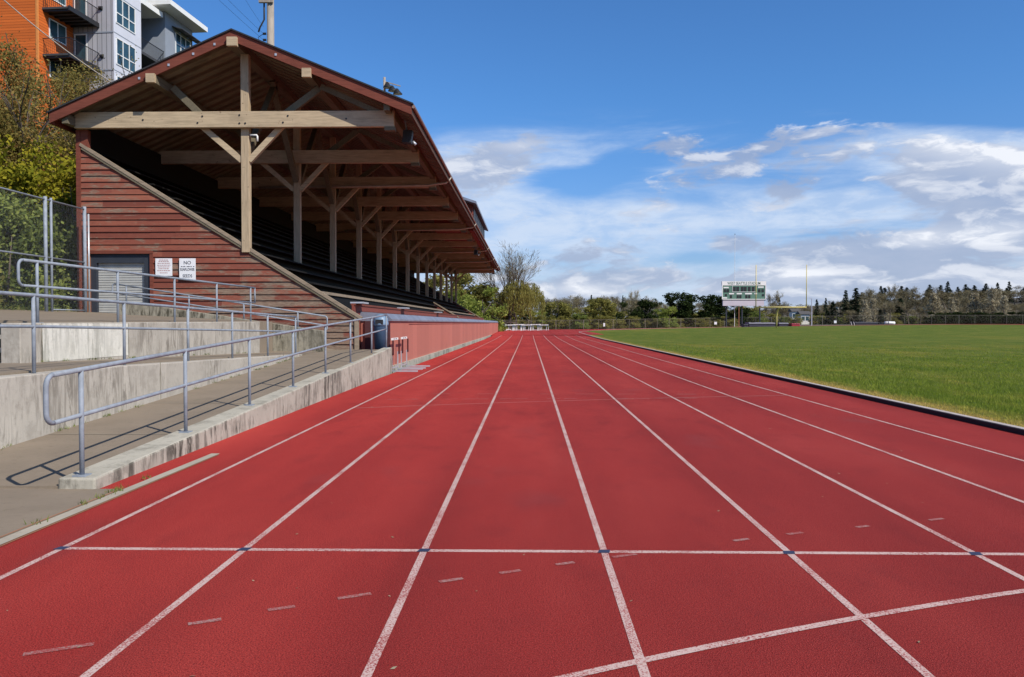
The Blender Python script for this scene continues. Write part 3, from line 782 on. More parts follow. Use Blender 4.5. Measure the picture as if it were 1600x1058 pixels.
# press box on the roof
pb = MB().box(-6.6, -3.9, 55.2, 69.5, 8.0, 9.62).build("press_box", M['redwood'], gs)
MB().prism_y([(-6.7, 10.75), (-3.6, 9.72), (-3.6, 9.88), (-6.7, 10.95)], 54.1, 70.6).build("box_roof", M['metal_cap'], pb)
MB().prism_y([(-6.6, 9.60), (-3.9, 9.60), (-3.9, 9.80), (-6.6, 10.7)], 55.2, 55.3).build("gable_board", M['redwood'], pb)
for k in range(6):
    y = 55.6 + k*2.33
    f = MB().box(-3.91, -3.86, y, y+1.95, 8.35, 9.6).build("window", M['black'], pb)
MB().box(-3.87, -3.85, 55.2, 69.5, 8.05, 8.35).build("sill_board", M['white'], pb)
# sound and light gear under the eave
def speaker_unit(x, y, z, rzz, label):
    t = empty("loudspeaker", (x, y, z), label, "loudspeaker", None, 0)
    MB().prism_y([(x-.13, z+.12), (x+.15, z+.1), (x+.2, z+.5), (x-.1, z+.52)], y-.14, y+.16).build("body", M['black'], t)
    MB().beam((x, y, z+.5), (x-.05, y+.02, z+.85), .05, .05).build("bracket", M['galv'], t)
    MB().tube([(x+.2, y, z+.16), (x+.29, y, z+.06)], .045, 8).build("horn", M['alu'], t, smooth=True)
speaker_unit(-3.95, 25.6, 7.25, 0, "dark loudspeaker hanging at the right end of the front roof beam")
speaker_unit(-4.35, 64.5, 7.0, 0, "dark loudspeaker hanging far along under the roof eave")
el = MB().tube([(-8.62, 24.36, 7.35), (-8.42, 24.36, 7.35), (-8.40, 24.36, 7.31), (-8.40, 24.36, 7.16)], .03, 8).build("pipe_elbow", M['white'], gs, smooth=True)

# signs on the siding
def text(body, size, x, y, z, m, parent, name="lettering", sx=1.0, rz=0.0):
    cu = bpy.data.curves.new(name, 'FONT'); cu.body = body; cu.size = size; cu.align_x = 'CENTER'; cu.align_y = 'CENTER'; cu.extrude = .002; cu.offset = .003*size
    tmp = bpy.data.objects.new("tmp", cu); COL.objects.link(tmp)
    dg = bpy.context.evaluated_depsgraph_get(); me = bpy.data.meshes.new_from_object(tmp.evaluated_get(dg))
    bpy.data.objects.remove(tmp)
    w = wloc(parent)
    me.transform(Matrix.Translation((x-w.x, y-w.y, z-w.z)) @ Matrix.Rotation(rz, 4, 'Z') @ Matrix.Rotation(math.pi/2, 4, 'X') @ Matrix.Diagonal((sx, 1, 1, 1)))
    me.materials.clear(); me.materials.append(m)
    o = bpy.data.objects.new(name, me); COL.objects.link(o); o.parent = parent
    return o
sg = MB().box(-10.895, -10.385, 24.405, 24.425, 2.885, 3.55).build("notice_board", M['sign'])
tag(sg, "taller white sign lettered in black on the red siding", "sign")
for b, s_, z, sx in (("NO", .15, 3.41, 1.0), ("SUNFLOWER", .125, 3.20, .62), ("SEEDS", .135, 3.0, .85)): text(b, s_, -10.64, 24.402, z, M['ink'], sg, sx=sx)
mb = MB()
for x0, x1 in ((-10.84, -10.79), (-10.77, -10.70), (-10.66, -10.56), (-10.54, -10.50), (-10.46, -10.42)): mb.box(x0, x1, 24.4, 24.404, 3.285, 3.305)
mb.build("small_print", M['ink'], sg)
sg = MB().box(-11.645, -11.12, 24.405, 24.42, 3.005, 3.55).build("notice_board", M['sign'])
tag(sg, "squarer white notice with faint lines of print beside the shutter door", "sign")
mb = MB()
for z, a, b in ((3.50, .12, .4), (3.455, .1, .42), (3.40, .07, .46), (3.34, .06, .47), (3.285, .08, .44), (3.23, .1, .43), (3.17, .06, .46), (3.10, .14, .38)):
    x = -11.645 + a
    while x < -11.645 + b:
        l = rb.uniform(.03, .07); mb.box(x, min(x+l, -11.645+b), 24.402, 24.406, z-.012, z+.012); x += l + .015
mb.build("small_print", M['redink'], sg)

# salmon wall in front of the stand
pw = empty("board_wall", (-4.5, 25.5, 0), "long salmon pink board wall with grey metal cap in front of the stand", "wall")
MB().box(-5.44, -4.5, 25.5, 120.0, .0, 1.60).build("panel", M['pink'], pw)
MB().box(-5.5, -4.42, 25.6, 120.0, -.1, .135).build("footing", M['conc_kerb'], pw)
MB().prism_y([(-5.46, 1.60), (-4.44, 1.60), (-4.44, 1.66), (-4.62, 1.84), (-5.46, 1.90)], 25.45, 120.1).build("cap", M['metal_cap'], pw)
MB().box(-4.5, -4.472, 29.5, 90, 1.50, 1.525).build("batten", M['pink'], pw)
MB().box(-5.3, -4.49, 25.42, 25.5, .1, 1.6).build("end_panel", M['maroon'], pw)

# blue bin on the landing
t = empty("litter_bin", (-4.66, 24.75, .71), "blue plastic litter bin with pale lid on the ramp landing", "bin")
MB().lathe([(.19, .0), (.225, .72), (.23, .74)], (-4.66, 24.75, .71), 18).build("body", M['blue_can'], t, smooth=True)
MB().lathe([(.245, .74), (.25, .80), (.22, .98), (.12, 1.09), (.02, 1.11)], (-4.66, 24.75, .71), 18).build("lid", M['blue_lid'], t, smooth=True)
MB().box(-4.78, -4.54, 24.505, 24.52, 1.50, 1.64).build("flap", M['black'], t)

# hurdles: a bar on two telescoping uprights with long feet
def hurdle(x, y, rzz, label, group, foot=.82, height=1.06, w=1.15, lower='alu', dark=True, bh=.07, tw=.018):
    t = empty("hurdle", (x, y, g(x, y)), label, "hurdle", group, rzz)
    mb = MB().box(-w/2-.03, w/2+.03, -.014, .014, height-bh, height)
    bar = mb.build("crossbar", M['white'], t, local=True)
    MB().box(-.3, -.06, -.016, .016, height-.05, height-.02).build("stripe", M['ink'], bar, local=True)
    MB().box(.1, .3, -.016, .016, height-.05, height-.02).build("stripe", M['ink'], bar, local=True)
    for s in (-1, 1):
        xx = s*w/2
        up = MB().box(xx-tw, xx+tw, -.018, .018, .03, .60).build("upright", M[lower], t, local=True)
        MB().box(xx-.023, xx+.023, .019, .065, .52, height-.07).build("sleeve", M['darkred' if dark else 'blue_lid'], up, local=True)
        MB().box(xx-.03, xx+.03, -.02, foot, .003, .05).build("foot", M['alu'], t, local=True)
    MB().box(-w/2, w/2, -.012, .012, .10, .13).build("tie_bar", M[lower], t, local=True)
    return t
hurdle(-4.30, 25.25, -R(90), "front one of two hurdles by the salmon wall at the end of the kerb wall", "hurdles by the salmon wall")
hurdle(-4.28, 27.0, -R(90), "rear one of two hurdles by the salmon wall beyond the first", "hurdles by the salmon wall")
rh = random.Random(11)
for row, y in enumerate((127.6, 129.6, 131.4)):
    for k in range(4 if row == 0 else 5):
        hurdle(-3.2 + k*1.34 + row*.25 + rh.uniform(-.1, .1), y + k*.12 + rh.uniform(-.1, .1), R(180) + rh.uniform(-.12, .12),
               "white and blue hurdle in the block of hurdles stored at the track end", "hurdles stored at the track end", .7, 1.0 + .06*(k % 2), 1.2, 'white', False, .13, .035)
t = empty("hurdle_cart", (-3.9, 126.4, g(-3.9, 126.4)), "low white cart at the left end of the stored hurdles", "cart")
z = g(-3.9, 126.4)
MB().box(-4.2, -2.9, 126.0, 126.9, z+.18, z+.30).build("deck", M['white'], t)
MB().tube([(-4.15, 126.1, z+.3), (-4.15, 126.1, z+1.0), (-4.15, 126.8, z+1.0), (-4.15, 126.8, z+.3)], .03, 8).build("handle", M['blue_lid'], t)
for x in (-4.0, -3.1):
    MB().tube([(x, 126.0, z+.1), (x, 126.06, z+.1)], .1, 12).build("wheel", M['black'], t)

# roof top light pole and utility pole behind the stand
t = empty("floodlight_pole", (-14.5, 80, 2), "tall floodlight pole with lamp clusters rising behind the stand roof", "floodlight")
MB().tube([(-14.6, 80, 2), (-14.6, 80, 26.4)], .2, 10, .12).build("pole", M['pole_wood'], t, smooth=True)
for k, (x, z, s) in enumerate(((-14.35, 25.9, -1), (-13.85, 25.55, -1), (-13.35, 25.25, -1), (-14.3, 24.2, -1), (-13.75, 24.0, -1), (-13.1, 23.7, -1))):
    l = MB().lathe([(.14, .0), (.24, -.3), (.46, -.7), (.48, -.8)], (0, 0, 0), 12)
    l.v = [(x + a + .5*c*-1*.3, 80 + b*.9 + c*.2, z + c*.75) for a, b, c in l.v]
    p = l.build("lamp", M['black'], t, smooth=True)
    l = MB().lathe([(.01, -.8), (.43, -.805)], (0, 0, 0), 12); l.v = [(x + a - .15*c, 80 + b*.9 + c*.2, z + c*.75 - .012) for a, b, c in l.v]
    l.build("lens", M['sign'], p)
for z in (25.9, 24.25): MB().beam((-14.75, 80.15, z+.15), (-13.0, 80.15, z-.35), .1, .1).build("cross_arm", M['pole_wood'], t)
t = empty("utility_pole", (-14.75, 45, 2), "weathered wooden utility pole with insulators rising behind the roof ridge", "utility pole")
MB().tube([(-14.72, 45, 2), (-14.72, 45, 24)], .24, 12, .19).build("pole", M['pole_wood'], t, smooth=True)
MB().tube([(-15.05, 44.9, 21), (-15.05, 44.9, 18.8), (-15.3, 44.9, 18.35), (-15.38, 44.9, 18.1)], .05, 6).build("cable_drop", M['black'], t, smooth=True)
for z in (18.0, 17.65, 17.3):
    MB().tube([(-14.95, 44.9, z), (-15.12, 44.9, z)], .07, 8).build("insulator", M['black'], t)
MB().tube([(-15.1, 44.9, 18.0), (-15.4, 44.9, 17.8), (-15.3, 44.9, 17.5), (-15.1, 44.9, 17.3)], .018, 5).build("jumper_wire", M['black'], t)
MB().box(-15.3, -14.5, 44.7, 44.85, 19.7, 19.85).build("cross_arm", M['pole_wood'], t)
def sag(a, b, d, n=16):
    return [(a[0]+(b[0]-a[0])*k/n, a[1]+(b[1]-a[1])*k/n, a[2]+(b[2]-a[2])*k/n - d*4*(k/n)*(1-k/n)) for k in range(n+1)]
for i, (a, b) in enumerate((((-15.1, 44.9, 18.0), (-19.5, 38, 22.5)), ((-15.1, 44.9, 17.65), (-19.9, 38, 22.1)), ((-15.1, 44.9, 18.4), (-16.6, 42, 21.5)))):
    tag(MB().tube(sag(a, b, .2), .008, 4).build("power_line", M['black']), "thin dark wire running up left from the utility pole", "wire", "wires at the utility pole")
tag(MB().tube(sag((-20.2, 30, 14.0), (-15.9, 30, 10.7), .12), .022, 5).build("guy_cable", M['pole_wood']), "pale cable slanting down across the budding hillside tree", "cable")

# small growth at the foot of the walls and bits lying on the track
def tufts(name, label, pts, n, h, m, cat, seed):
    rg = np.random.default_rng(seed); pts = np.array(pts); k = len(pts)
    c = np.repeat(pts, n, 0) + rg.normal(0, 1, (k*n, 3))*np.array([.03, .05, 0]); a = rg.uniform(0, 6.28, k*n); hh = h*rg.uniform(.3, 1, k*n); ln = rg.uniform(.1, .8, k*n)
    V = np.empty((k*n, 3, 3)); w = .005
    V[:, 0] = c + np.stack([w*np.cos(a), w*np.sin(a), 0*a], 1); V[:, 1] = c - np.stack([w*np.cos(a), w*np.sin(a), 0*a], 1)
    V[:, 2] = c + np.stack([hh*ln*np.sin(a), hh*ln*np.cos(a), hh], 1)
    tag(np_mesh(name, V.reshape(-1, 3), np.arange(k*n*3).reshape(-1, 3), m), label, cat, None, "stuff")
rg = random.Random(5)
pts = [(-5.93, y, rz(y) + .005) for y in [rg.uniform(8.5, 20) for _ in range(34)]]
pts += [(-7.47, y, z2(y) + .005) for y in [rg.uniform(12, 21) for _ in range(18)]]
pts += [(-3.735, y, .012) for y in (5.9, 6.5, 6.75, 6.9, 7.0, 7.05, 7.15, 7.6)]
tufts("weeds", "small weeds growing along the foot of the concrete ramp walls", pts, 14, .05, M['lf_ivy'], "weeds", 8)
rg2 = np.random.default_rng(12); n = 150
c = np.stack([rg2.uniform(-3.6, 6.6, n), 3 + 22*rg2.uniform(0, 1, n)**2, np.full(n, .006)], 1)
sz = rg2.uniform(.006, .018, n)[:, None]; a = rg2.uniform(0, 6.28, n); dx = np.stack([np.cos(a), np.sin(a), .25*np.sin(3*a)], 1)*sz; dy = np.stack([-np.sin(a), np.cos(a), .3*np.cos(2*a)], 1)*sz*.5
V = np.stack([c - dx, c + dy, c + dx, c - dy], 1).reshape(-1, 3); V[:, 2] = np.maximum(V[:, 2], .004)
tag(np_mesh("debris", V, np.arange(n*4).reshape(-1, 4), M['lf_pale']), "scattered dry leaf bits and grit lying on the red track", "debris", None, "stuff")

# ------------------------------------------------------------------ apartment building on the hill
ab = empty("apartment_building", (-31.68, 60, 13), "modern apartment block with orange, grey and white cladding above the hillside trees", "building", None, R(-4.6))
def L(mb, name, m, parent=None, **k):
    mb.v = [(a, b, c - 13) for a, b, c in mb.v]
    return mb.build(name, m, parent or ab, local=True, **k)
p = L(MB().box(-16, -3.3, -3.95, 3, 8, 34), "orange_wall", M['orange'])
L(MB().box(-3.42, -3.26, -3.98, -3.85, 8, 34), "corner_trim", simple("light orange trim", (.66, .24, .06)), p)
p = L(MB().box(-3.3, -.03, 0, 3.6, 8, 34), "grey_wall", M['grey_rib'])
for z in (20.9, 23.77, 26.7): L(MB().box(-3.3, -.0, -.04, .0, z-.05, z+.05), "seam_band", M['blue_grey'], p)
p = L(MB().box(-.03, .02, -.03, 3.65, 8, 34), "white_bay", M['white_panel'])
for z in (20.9, 23.77, 26.7): L(MB().box(.02, .035, -.03, 3.65, z-.03, z+.03), "seam_band", M['blue_grey'], p)
def window_x(x, y0, y1, z0, z1, cols, split=.4):
    fr = MB(); t = .07
    fr.box(x, x+.06, y0, y1, z0, z0+t); fr.box(x, x+.06, y0, y1, z1-t, z1); zs = z0 + (z1-z0)*split
    fr.box(x+.004, x+.055, y0+t, y1-t, zs-.04, zs+.04)
    for k in range(cols+1):
        yy = y0 + (y1-y0-t)*k/cols; fr.box(x+.002, x+.058, yy, yy+t, z0+.001, z1-.001)
    f = L(fr, "window", M['white'])
    L(MB().box(x-.02, x+.02, y0+.02, y1-.02, z0+.02, z1-.02), "pane", M['glass'], f)
for z0 in (18.5, 21.4, 24.55, 27.45): window_x(.02, .22, 2.78, z0, z0+2.05, 3)
for z0 in (19.6, 22.5, 25.4): window_x(-3.3, -2.75, -.87, z0, z0+1.42, 2, .03)
p = L(MB().box(-2.75, -2.6, 3.65, 7.3, 8, 30), "recess_wall", M['dark_rec'])
for z in (20.75, 23.65): 
    L(MB().box(-2.6, -.05, 3.66, 7.3, z-.22, z), "balcony_floor", M['dark_rec'])
    r_ = MB()
    for k in range(24): yy = 3.75 + k*.15; r_.box(-.12, -.10, yy, yy+.02, z, z+1.05)
    r_.box(-.14, -.08, 3.7, 7.28, z+1.05, z+1.10); L(r_, "balcony_railing", M['black'])
    L(MB().box(-2.6, -2.55, 3.9, 4.9, z, z+2.1), "balcony_door", M['white'])
    L(MB().box(-2.56, -2.53, 4.02, 4.78, z+.15, z+1.98), "door_glass", M['glass'])
L(MB().box(-2.7, .12, 3.66, 6.75, 27.42, 27.85), "balcony_roof", M['white'])
L(MB().box(-12, .0, 7.32, 11.95, 8, 28.2), "blue_wall", M['blue_grey'])
L(MB().box(-12, 1.25, 5.9, 12.4, 28.2, 28.62), "flat_roof", M['white'])
window_x(.0, 8.95, 11.55, 25.15, 27.05, 3, .5)
window_x(.0, 8.95, 11.55, 22.2, 24.1, 3, .5)
for y in (8.5, 9.9, 11.3): L(MB().prism_y([(0.0, 27.3), (1.0, 27.02), (1.0, 27.08), (0.0, 27.36)], y-.1, y+1.2), "awning", M['dark_rec'])
for z in (21.1, 24.45):
    L(MB().box(-3.3, -1.2, -3.45, -.02, z-.2, z-.05), "balcony_deck", M['dark_rec'])
    b_ = MB()
    for k in range(6): b_.box(-3.28, -1.25, -3.35 + k*.6, -3.22 + k*.6, z-.32, z-.2)
    b_.box(-1.25, -1.15, -3.5, -.02, z-.34, z); L(b_, "joists", M['black'])
    r_ = MB()
    for k in range(22): yy = -3.4 + k*.155; r_.box(-1.21, -1.19, yy, yy+.018, z, z+1.05)
    for k in range(13): xx = -3.2 + k*.155; r_.box(xx, xx+.018, -3.43, -3.41, z, z+1.05)
    r_.box(-1.23, -1.17, -3.45, -.02, z+1.05, z+1.09); r_.box(-3.28, -1.18, -3.45, -3.39, z+1.05, z+1.09); L(r_, "balcony_railing", M['black'])
    d_ = MB().box(-3.2, -2.15, -.05, .0, z, z+.08); d_.box(-3.2, -3.1, -.05, 0, z+.08, z+2.6); d_.box(-2.25, -2.15, -.05, 0, z+.08, z+2.6); d_.box(-3.1, -2.25, -.05, 0, z+2.5, z+2.6)
    f = L(d_, "balcony_door", M['white']); L(MB().box(-3.1, -2.25, -.03, .0, z+.08, z+2.5), "door_glass", M['glass'], f)
for x, z in ((-1.0, 25.55), (-.95, 21.9)): L(MB().prism_x([(-.22, z), (0, z-.12), (0, z+.2), (-.22, z+.12)], x-.12, x+.12), "wall_lamp", M['black'])

# ------------------------------------------------------------------ hillside
V = []; F = []
xs = [-14.2, -15.2, -16.5, -18, -20, -22, -24, -26, -28, -30, -33, -37, -44, -60, -120]; ys = list(range(8, 160, 4))
rh = random.Random(2)
def hz(x, y): return 1.7 + (12.0*sstep(-x, 15, 34) + 5*sstep(-x, 34, 110)) * (1 - .85*sstep(y, 70, 125)) - 2*sstep(y, 90, 130)
for y in ys:
    for x in xs: V.append((x, y, hz(x, y) + rh.uniform(-.15, .15)))
n = len(xs)
for i in range(len(ys)-1):
    for j in range(n-1): F.append((i*n+j+1, i*n+j, (i+1)*n+j, (i+1)*n+j+1))
tag(np_mesh("hillside", V, F, M['scrub']), kind="structure")

# ------------------------------------------------------------------ foliage
def leaves(rng, C, per, spread, size, aspect=.5, drop=0.0, up=.0, dirs=None):
    """C (n,3) clump centres -> rhombus leaves; returns V, F"""
    n = len(C)*per
    c = np.repeat(C, per, 0) + rng.normal(0, 1, (n, 3))*spread
    u = rng.normal(0, 1, (n, 3)); u[:, 2] = u[:, 2]*(1 - drop) - drop*2.2
    if dirs is not None: u = u*.35 + np.repeat(dirs, per, 0)*1.2
    u /= np.linalg.norm(u, axis=1)[:, None]
    w = rng.normal(0, 1, (n, 3)); w -= u*(w*u).sum(1)[:, None]; w /= np.linalg.norm(w, axis=1)[:, None]
    s = size*rng.uniform(.6, 1.35, n)[:, None]
    V = np.stack([c - u*s, c + w*s*aspect, c + u*s, c - w*s*aspect], 1).reshape(-1, 3)
    return V, np.arange(n*4).reshape(-1, 4)
def lobes_pts(rng, lobes, per):
    P_ = []
    for cx, cy, cz, r, rzv in lobes:
        d = rng.normal(0, 1, (per, 3)); d /= np.linalg.norm(d, axis=1)[:, None]
        q = d*(rng.uniform(0, 1, per)**.4)[:, None]
        P_.append(np.array([cx, cy, cz]) + q*np.array([r, r, rzv]))
    return np.concatenate(P_)
def grow(rng, mb, p, d, l, r, depth, tips, bend=.35, split=(2, 3), shrink=.72, up=.12, n=5):
    pts = [p]; dd = d.copy(); q = p.copy()
    for k in range(3):
        dd = dd + rng.normal(0, .09, 3); dd[2] += up*.3; dd /= np.linalg.norm(dd)
        q = q + dd*l/3; pts.append(q)
    mb.tube([tuple(x) for x in pts], r, n if depth > 1 else 3, r*.62, cap=False)
    if depth == 0: tips.append((q, dd)); return
    tips.append((q, dd))
    for k in range(rng.integers(split[0], split[1]+1)):
        e = dd + rng.normal(0, bend, 3); e[2] += up; e /= np.linalg.norm(e)
        b = pts[rng.integers(2, 4)] if k else q
        grow(rng, mb, np.array(b), e, l*shrink*rng.uniform(.8, 1.15), r*.62, depth-1, tips, bend, split, shrink, up, n)
class Proto:
    def __init__(s, trunk, crown): s.trunk = trunk; s.crown = crown   # meshes
def mesh_only(o):
    me = o.data; bpy.data.objects.remove(o); return me
def proto(seed, kind):
    rng = np.random.default_rng(seed); mb = MB(); tips = []
    if kind in ('broad', 'round'):
        mb.tube([(0, 0, -.04), (.01, 0, .2), (-.01, .01, .6)], .028, 7, .012)
        for k in range(6):
            a = k*1.05 + rng.uniform(0, .5); mb.tube([(0, 0, .2+.05*k), (.2*math.cos(a), .2*math.sin(a), .42+.06*k)], .012, 5, .004)
        nl = 24; lob = []
        for k in range(nl):
            a = rng.uniform(0, 6.28); zz = rng.uniform(.14, .88) if kind == 'broad' else rng.uniform(.05, .86)
            w = .34*math.sqrt(max(.05, 1-((zz-.42)/.56)**2)); rr_ = rng.uniform(.10, .19)
            lob.append((w*math.cos(a)*rng.uniform(.4, 1.1), w*math.sin(a)*rng.uniform(.4, 1.1), zz, rr_, rr_*.85))
        V, F = leaves(rng, lobes_pts(rng, lob, 30), 11, .024, .022, .6)
        q = 'lf'
    elif kind == 'conifer':
        mb.tube([(0, 0, -.04), (0, 0, .97)], .018, 6, .002)
        C = []; D = []
        lev = np.linspace(.08, .985, 26)
        for z in lev:
            rad = .19*(1-z)**.75*rng.uniform(.75, 1.2) + .008
            for k in range(7):
                a = rng.uniform(0, 6.28); m_ = max(2, int(rad/.03))
                for j in range(m_):
                    f = (j+.6)/m_; C.append((rad*f*math.cos(a), rad*f*math.sin(a), z - .055*f*rad/.19 + rng.normal(0, .005))); D.append((math.cos(a), math.sin(a), -.35))
        V, F = leaves(rng, np.array(C), 4, .008, .022, .42, dirs=np.array(D))
    elif kind in ('bare', 'sparse'):
        grow(rng, mb, np.array([0, 0, -.03]), np.array([.02, 0, 1.0]), .34, .02, 4, tips, .42, (2, 3), .74, .10)
        T = np.array([t[0] for t in tips]); D = np.array([t[1] for t in tips])
        s = 1/max(.6, T[:, 2].max()); T = T*s; mb.v = [(a*s, b*s, c*s) for a, b, c in mb.v]
        V, F = leaves(rng, T, 24 if kind == 'bare' else 12, .034, .036, .10 if kind == 'bare' else .4, dirs=D)
    elif kind == 'tallbare':
        mb.tube([(0, 0, -.03), (.005, 0, .1), (.0, .01, .2)], .018, 7, .012)
        for k in range(9):
            a = k*.7 + rng.uniform(-.3, .3); lean = rng.uniform(.12, .55)
            grow(rng, mb, np.array([0, 0, rng.uniform(.08, .22)]), np.array([math.cos(a)*lean, math.sin(a)*lean, 1.0])/math.hypot(1, lean), rng.uniform(.22, .32), .0075, 4, tips, .24, (2, 3), .74, .16)
        T = np.array([t[0] for t in tips]); D = np.array([t[1] for t in tips]); s = 1/T[:, 2].max(); T = T*s; mb.v = [(a*s, b*s, c*s) for a, b, c in mb.v]
        V, F = leaves(rng, T[T[:, 2] > .15], 4, .02, .026, .05, dirs=D[T[:, 2] > .15])
    elif kind == 'poplar':
        mb.tube([(0, 0, -.03), (0, 0, .95)], .014, 6, .003)
        C = []; D = []
        for k in range(150):
            z = rng.uniform(.1, .97); w = .10*math.sin(min(1, z*1.25+.12)*math.pi)**.6*rng.uniform(.2, 1); a = rng.uniform(0, 6.28)
            C.append((w*math.cos(a), w*math.sin(a), z)); D.append((.3*math.cos(a), .3*math.sin(a), 1))
        V, F = leaves(rng, np.array(C), 8, .018, .035, .12, dirs=np.array(D))
    elif kind == 'willow':
        grow(rng, mb, np.array([0, 0, -.03]), np.array([0, 0, 1.0]), .3, .026, 3, tips, .5, (3, 3), .75, .1)
        C = []; D = []
        for k in range(330):
            a = rng.uniform(0, 6.28); w = .36*math.sqrt(rng.uniform(.05, 1)); top = .98 - .42*(w/.36)**2*rng.uniform(.6, 1); ln = rng.uniform(.15, .5)
            for j in range(7):
                C.append((w*math.cos(a), w*math.sin(a), max(.08, top - ln*j/7))); D.append((rng.normal(0, .15), rng.normal(0, .15), -1))
        V, F = leaves(rng, np.array(C), 3, .012, .024, .22, dirs=np.array(D))
    cr = mesh_only(np_mesh(kind + "_crown", V, F, None))
    tm = mb.build(kind + "_trunk", M['bark'], smooth=True)
    return Proto(mesh_only(tm), cr)
PROTO = {k: [proto(100 + 7*i + s, k) for s in range(n_)] for i, (k, n_) in enumerate((('broad', 3), ('round', 2), ('conifer', 4), ('bare', 4), ('sparse', 2), ('poplar', 2), ('willow', 1), ('tallbare', 1)))}
cache = {}
def with_mat(me, m):
    key = (me.name, m.name)
    if key not in cache:
        c = me.copy(); c.materials.clear(); c.materials.append(m); cache[key] = c
    return cache[key]
tr_rng = random.Random(21)
def tree(kind, leaf, x, y, z, h, w, label, name="tree", cat="tree", group=None):
    """w is the crown width relative to the kind's natural width"""
    pr = PROTO[kind][tr_rng.randrange(len(PROTO[kind]))]
    t = empty(name, (x, y, z), label, cat, group, tr_rng.uniform(0, 6.28))
    t.scale = (h*w, h*w, h)
    for nm, me in (("trunk", pr.trunk), ("crown", with_mat(pr.crown, M[leaf]))):
        o = bpy.data.objects.new(nm, me); COL.objects.link(o); o.parent = t
    return t
YAW = math.atan(26/1232)
def at(px, py, Y):
    """a far point at distance Y seen in that direction of the photograph"""
    a = math.atan((px - 800)/1232) - YAW; X = Y*math.tan(a); d = Y*math.cos(YAW) - X*math.sin(YAW)
    return X, 1.53 + (505 - py)*d/1232
def ftree(kind, leaf, px, top, Y, wpx, label, nat, group=None, base=None, name="tree", cat="tree"):
    X, zt = at(px, top, Y); zb_ = (g(X, Y) + hill(X, Y) - .2) if base is None else base
    h = max(1.5, zt - zb_); wid = wpx*Y/1232
    return tree(kind, leaf, X, Y, zb_, h, max(.35, wid/(h*nat)), label, name, cat, group)
NAT = dict(tallbare=.44, broad=.78, round=.78, conifer=.40, bare=.8, sparse=.8, poplar=.22, willow=.76)
def FT(kind, leaf, px, top, Y, wpx, label, **k): return ftree(kind, leaf, px, top, Y, wpx, label, NAT[kind], **k)
# beyond the end of the stand
FT('round', 'lf_spring', 754, 446, 118, 74, "bright spring green bushy tree beyond the far end of the stand", base=-.2)
FT('round', 'lf_spring', 716, 452, 126, 52, "light green tree seen between the last posts of the stand", base=0)
FT('broad', 'lf_willow', 690, 428, 134, 84, "yellow green tree seen under the stand roof behind the seats", base=0)
FT('broad', 'lf_brown', 732, 424, 150, 100, "olive tree rising behind the bright green bushy tree", base=0)
FT('tallbare', 'lf_twig', 797, 384, 148, 84, "tall bare spreading tree with thin upright branches", base=0)
FT('broad', 'lf_brown', 792, 462, 152, 44, "low olive shrub under the tall bare tree", base=0, name="shrub", cat="shrub")
FT('broad', 'lf_brown', 768, 452, 160, 60, "olive tree between the bright bushy tree and the tall bare tree", base=0)
FT('willow', 'lf_willow', 829, 440, 156, 48, "yellow green weeping willow beside the tall bare tree", base=0)
FT('willow', 'lf_willow', 808, 436, 145, 58, "larger drooping olive tree in front of the tall bare tree", base=0)
FT('broad', 'lf_brown', 871, 470, 172, 50, "low rounded olive tree right of the willow")
FT('broad', 'lf_brown', 936, 464, 168, 58, "broad olive brown tree left of the dark evergreens")
FT('round', 'lf_ivy', 905, 489, 160, 34, "low green bush behind the far fence left of the broad olive tree", name="bush", cat="bush")
FT('round', 'lf_dark', 984, 470, 170, 44, "left of three dark evergreen trees, flat topped")
FT('round', 'lf_dark', 1012, 466, 174, 46, "dark evergreen tree between the flat topped one and the tallest one")
FT('broad', 'lf_dark', 1062, 455, 176, 58, "tallest dark evergreen tree behind the yellow green bush")
FT('round', 'lf_spring', 1046, 478, 160, 34, "yellow green rounded bush in front of the dark evergreens", name="bush", cat="bush")
FT('broad', 'lf_dark', 1112, 459, 174, 52, "dark evergreen tree just left of the scoreboard")
FT('round', 'lf_dark', 1150, 470, 178, 44, "dark evergreen tree directly behind the scoreboard legs")
FT('broad', 'lf_ivy', 1180, 486, 180, 30, "dull green tree low behind the right side of the scoreboard")
FT('conifer', 'lf_con', 1301, 472, 185, 30, "dark green conifer right of the grey light pole")
FT('conifer', 'lf_con', 1337, 450, 190, 34, "tall dark conifer left of the pale poplars")
FT('conifer', 'lf_con', 1321, 454, 215, 24, "slim dark conifer behind the tall dark conifer")
FT('conifer', 'lf_con', 1407, 466, 190, 30, "dark conifer low between the bare trees right of the cart")
FT('conifer', 'lf_con', 1375, 484, 180, 20, "small dark conifer behind the dark cart")
FT('conifer', 'lf_con', 1276, 468, 230, 16, "small conifer beside the grey light pole")
FT('conifer', 'lf_con', 1290, 466, 240, 14, "thin conifer behind the small conifer near the light pole")
for px, top, w in ((1352, 468, 18), (1364, 466, 17), (1383, 474, 15), (1458, 458, 24), (1465, 464, 17), (1487, 464, 18), (1495, 467, 16), (1524, 457, 26), (1550, 450, 28), (1558, 455, 24), (1568, 462, 20)):
    FT('poplar', 'lf_pale', px, top, 176 + (px % 7)*1.5, w*1.3, "pale upright poplar without leaves among the wooded hill trees", group="pale poplars on the wooded hill")
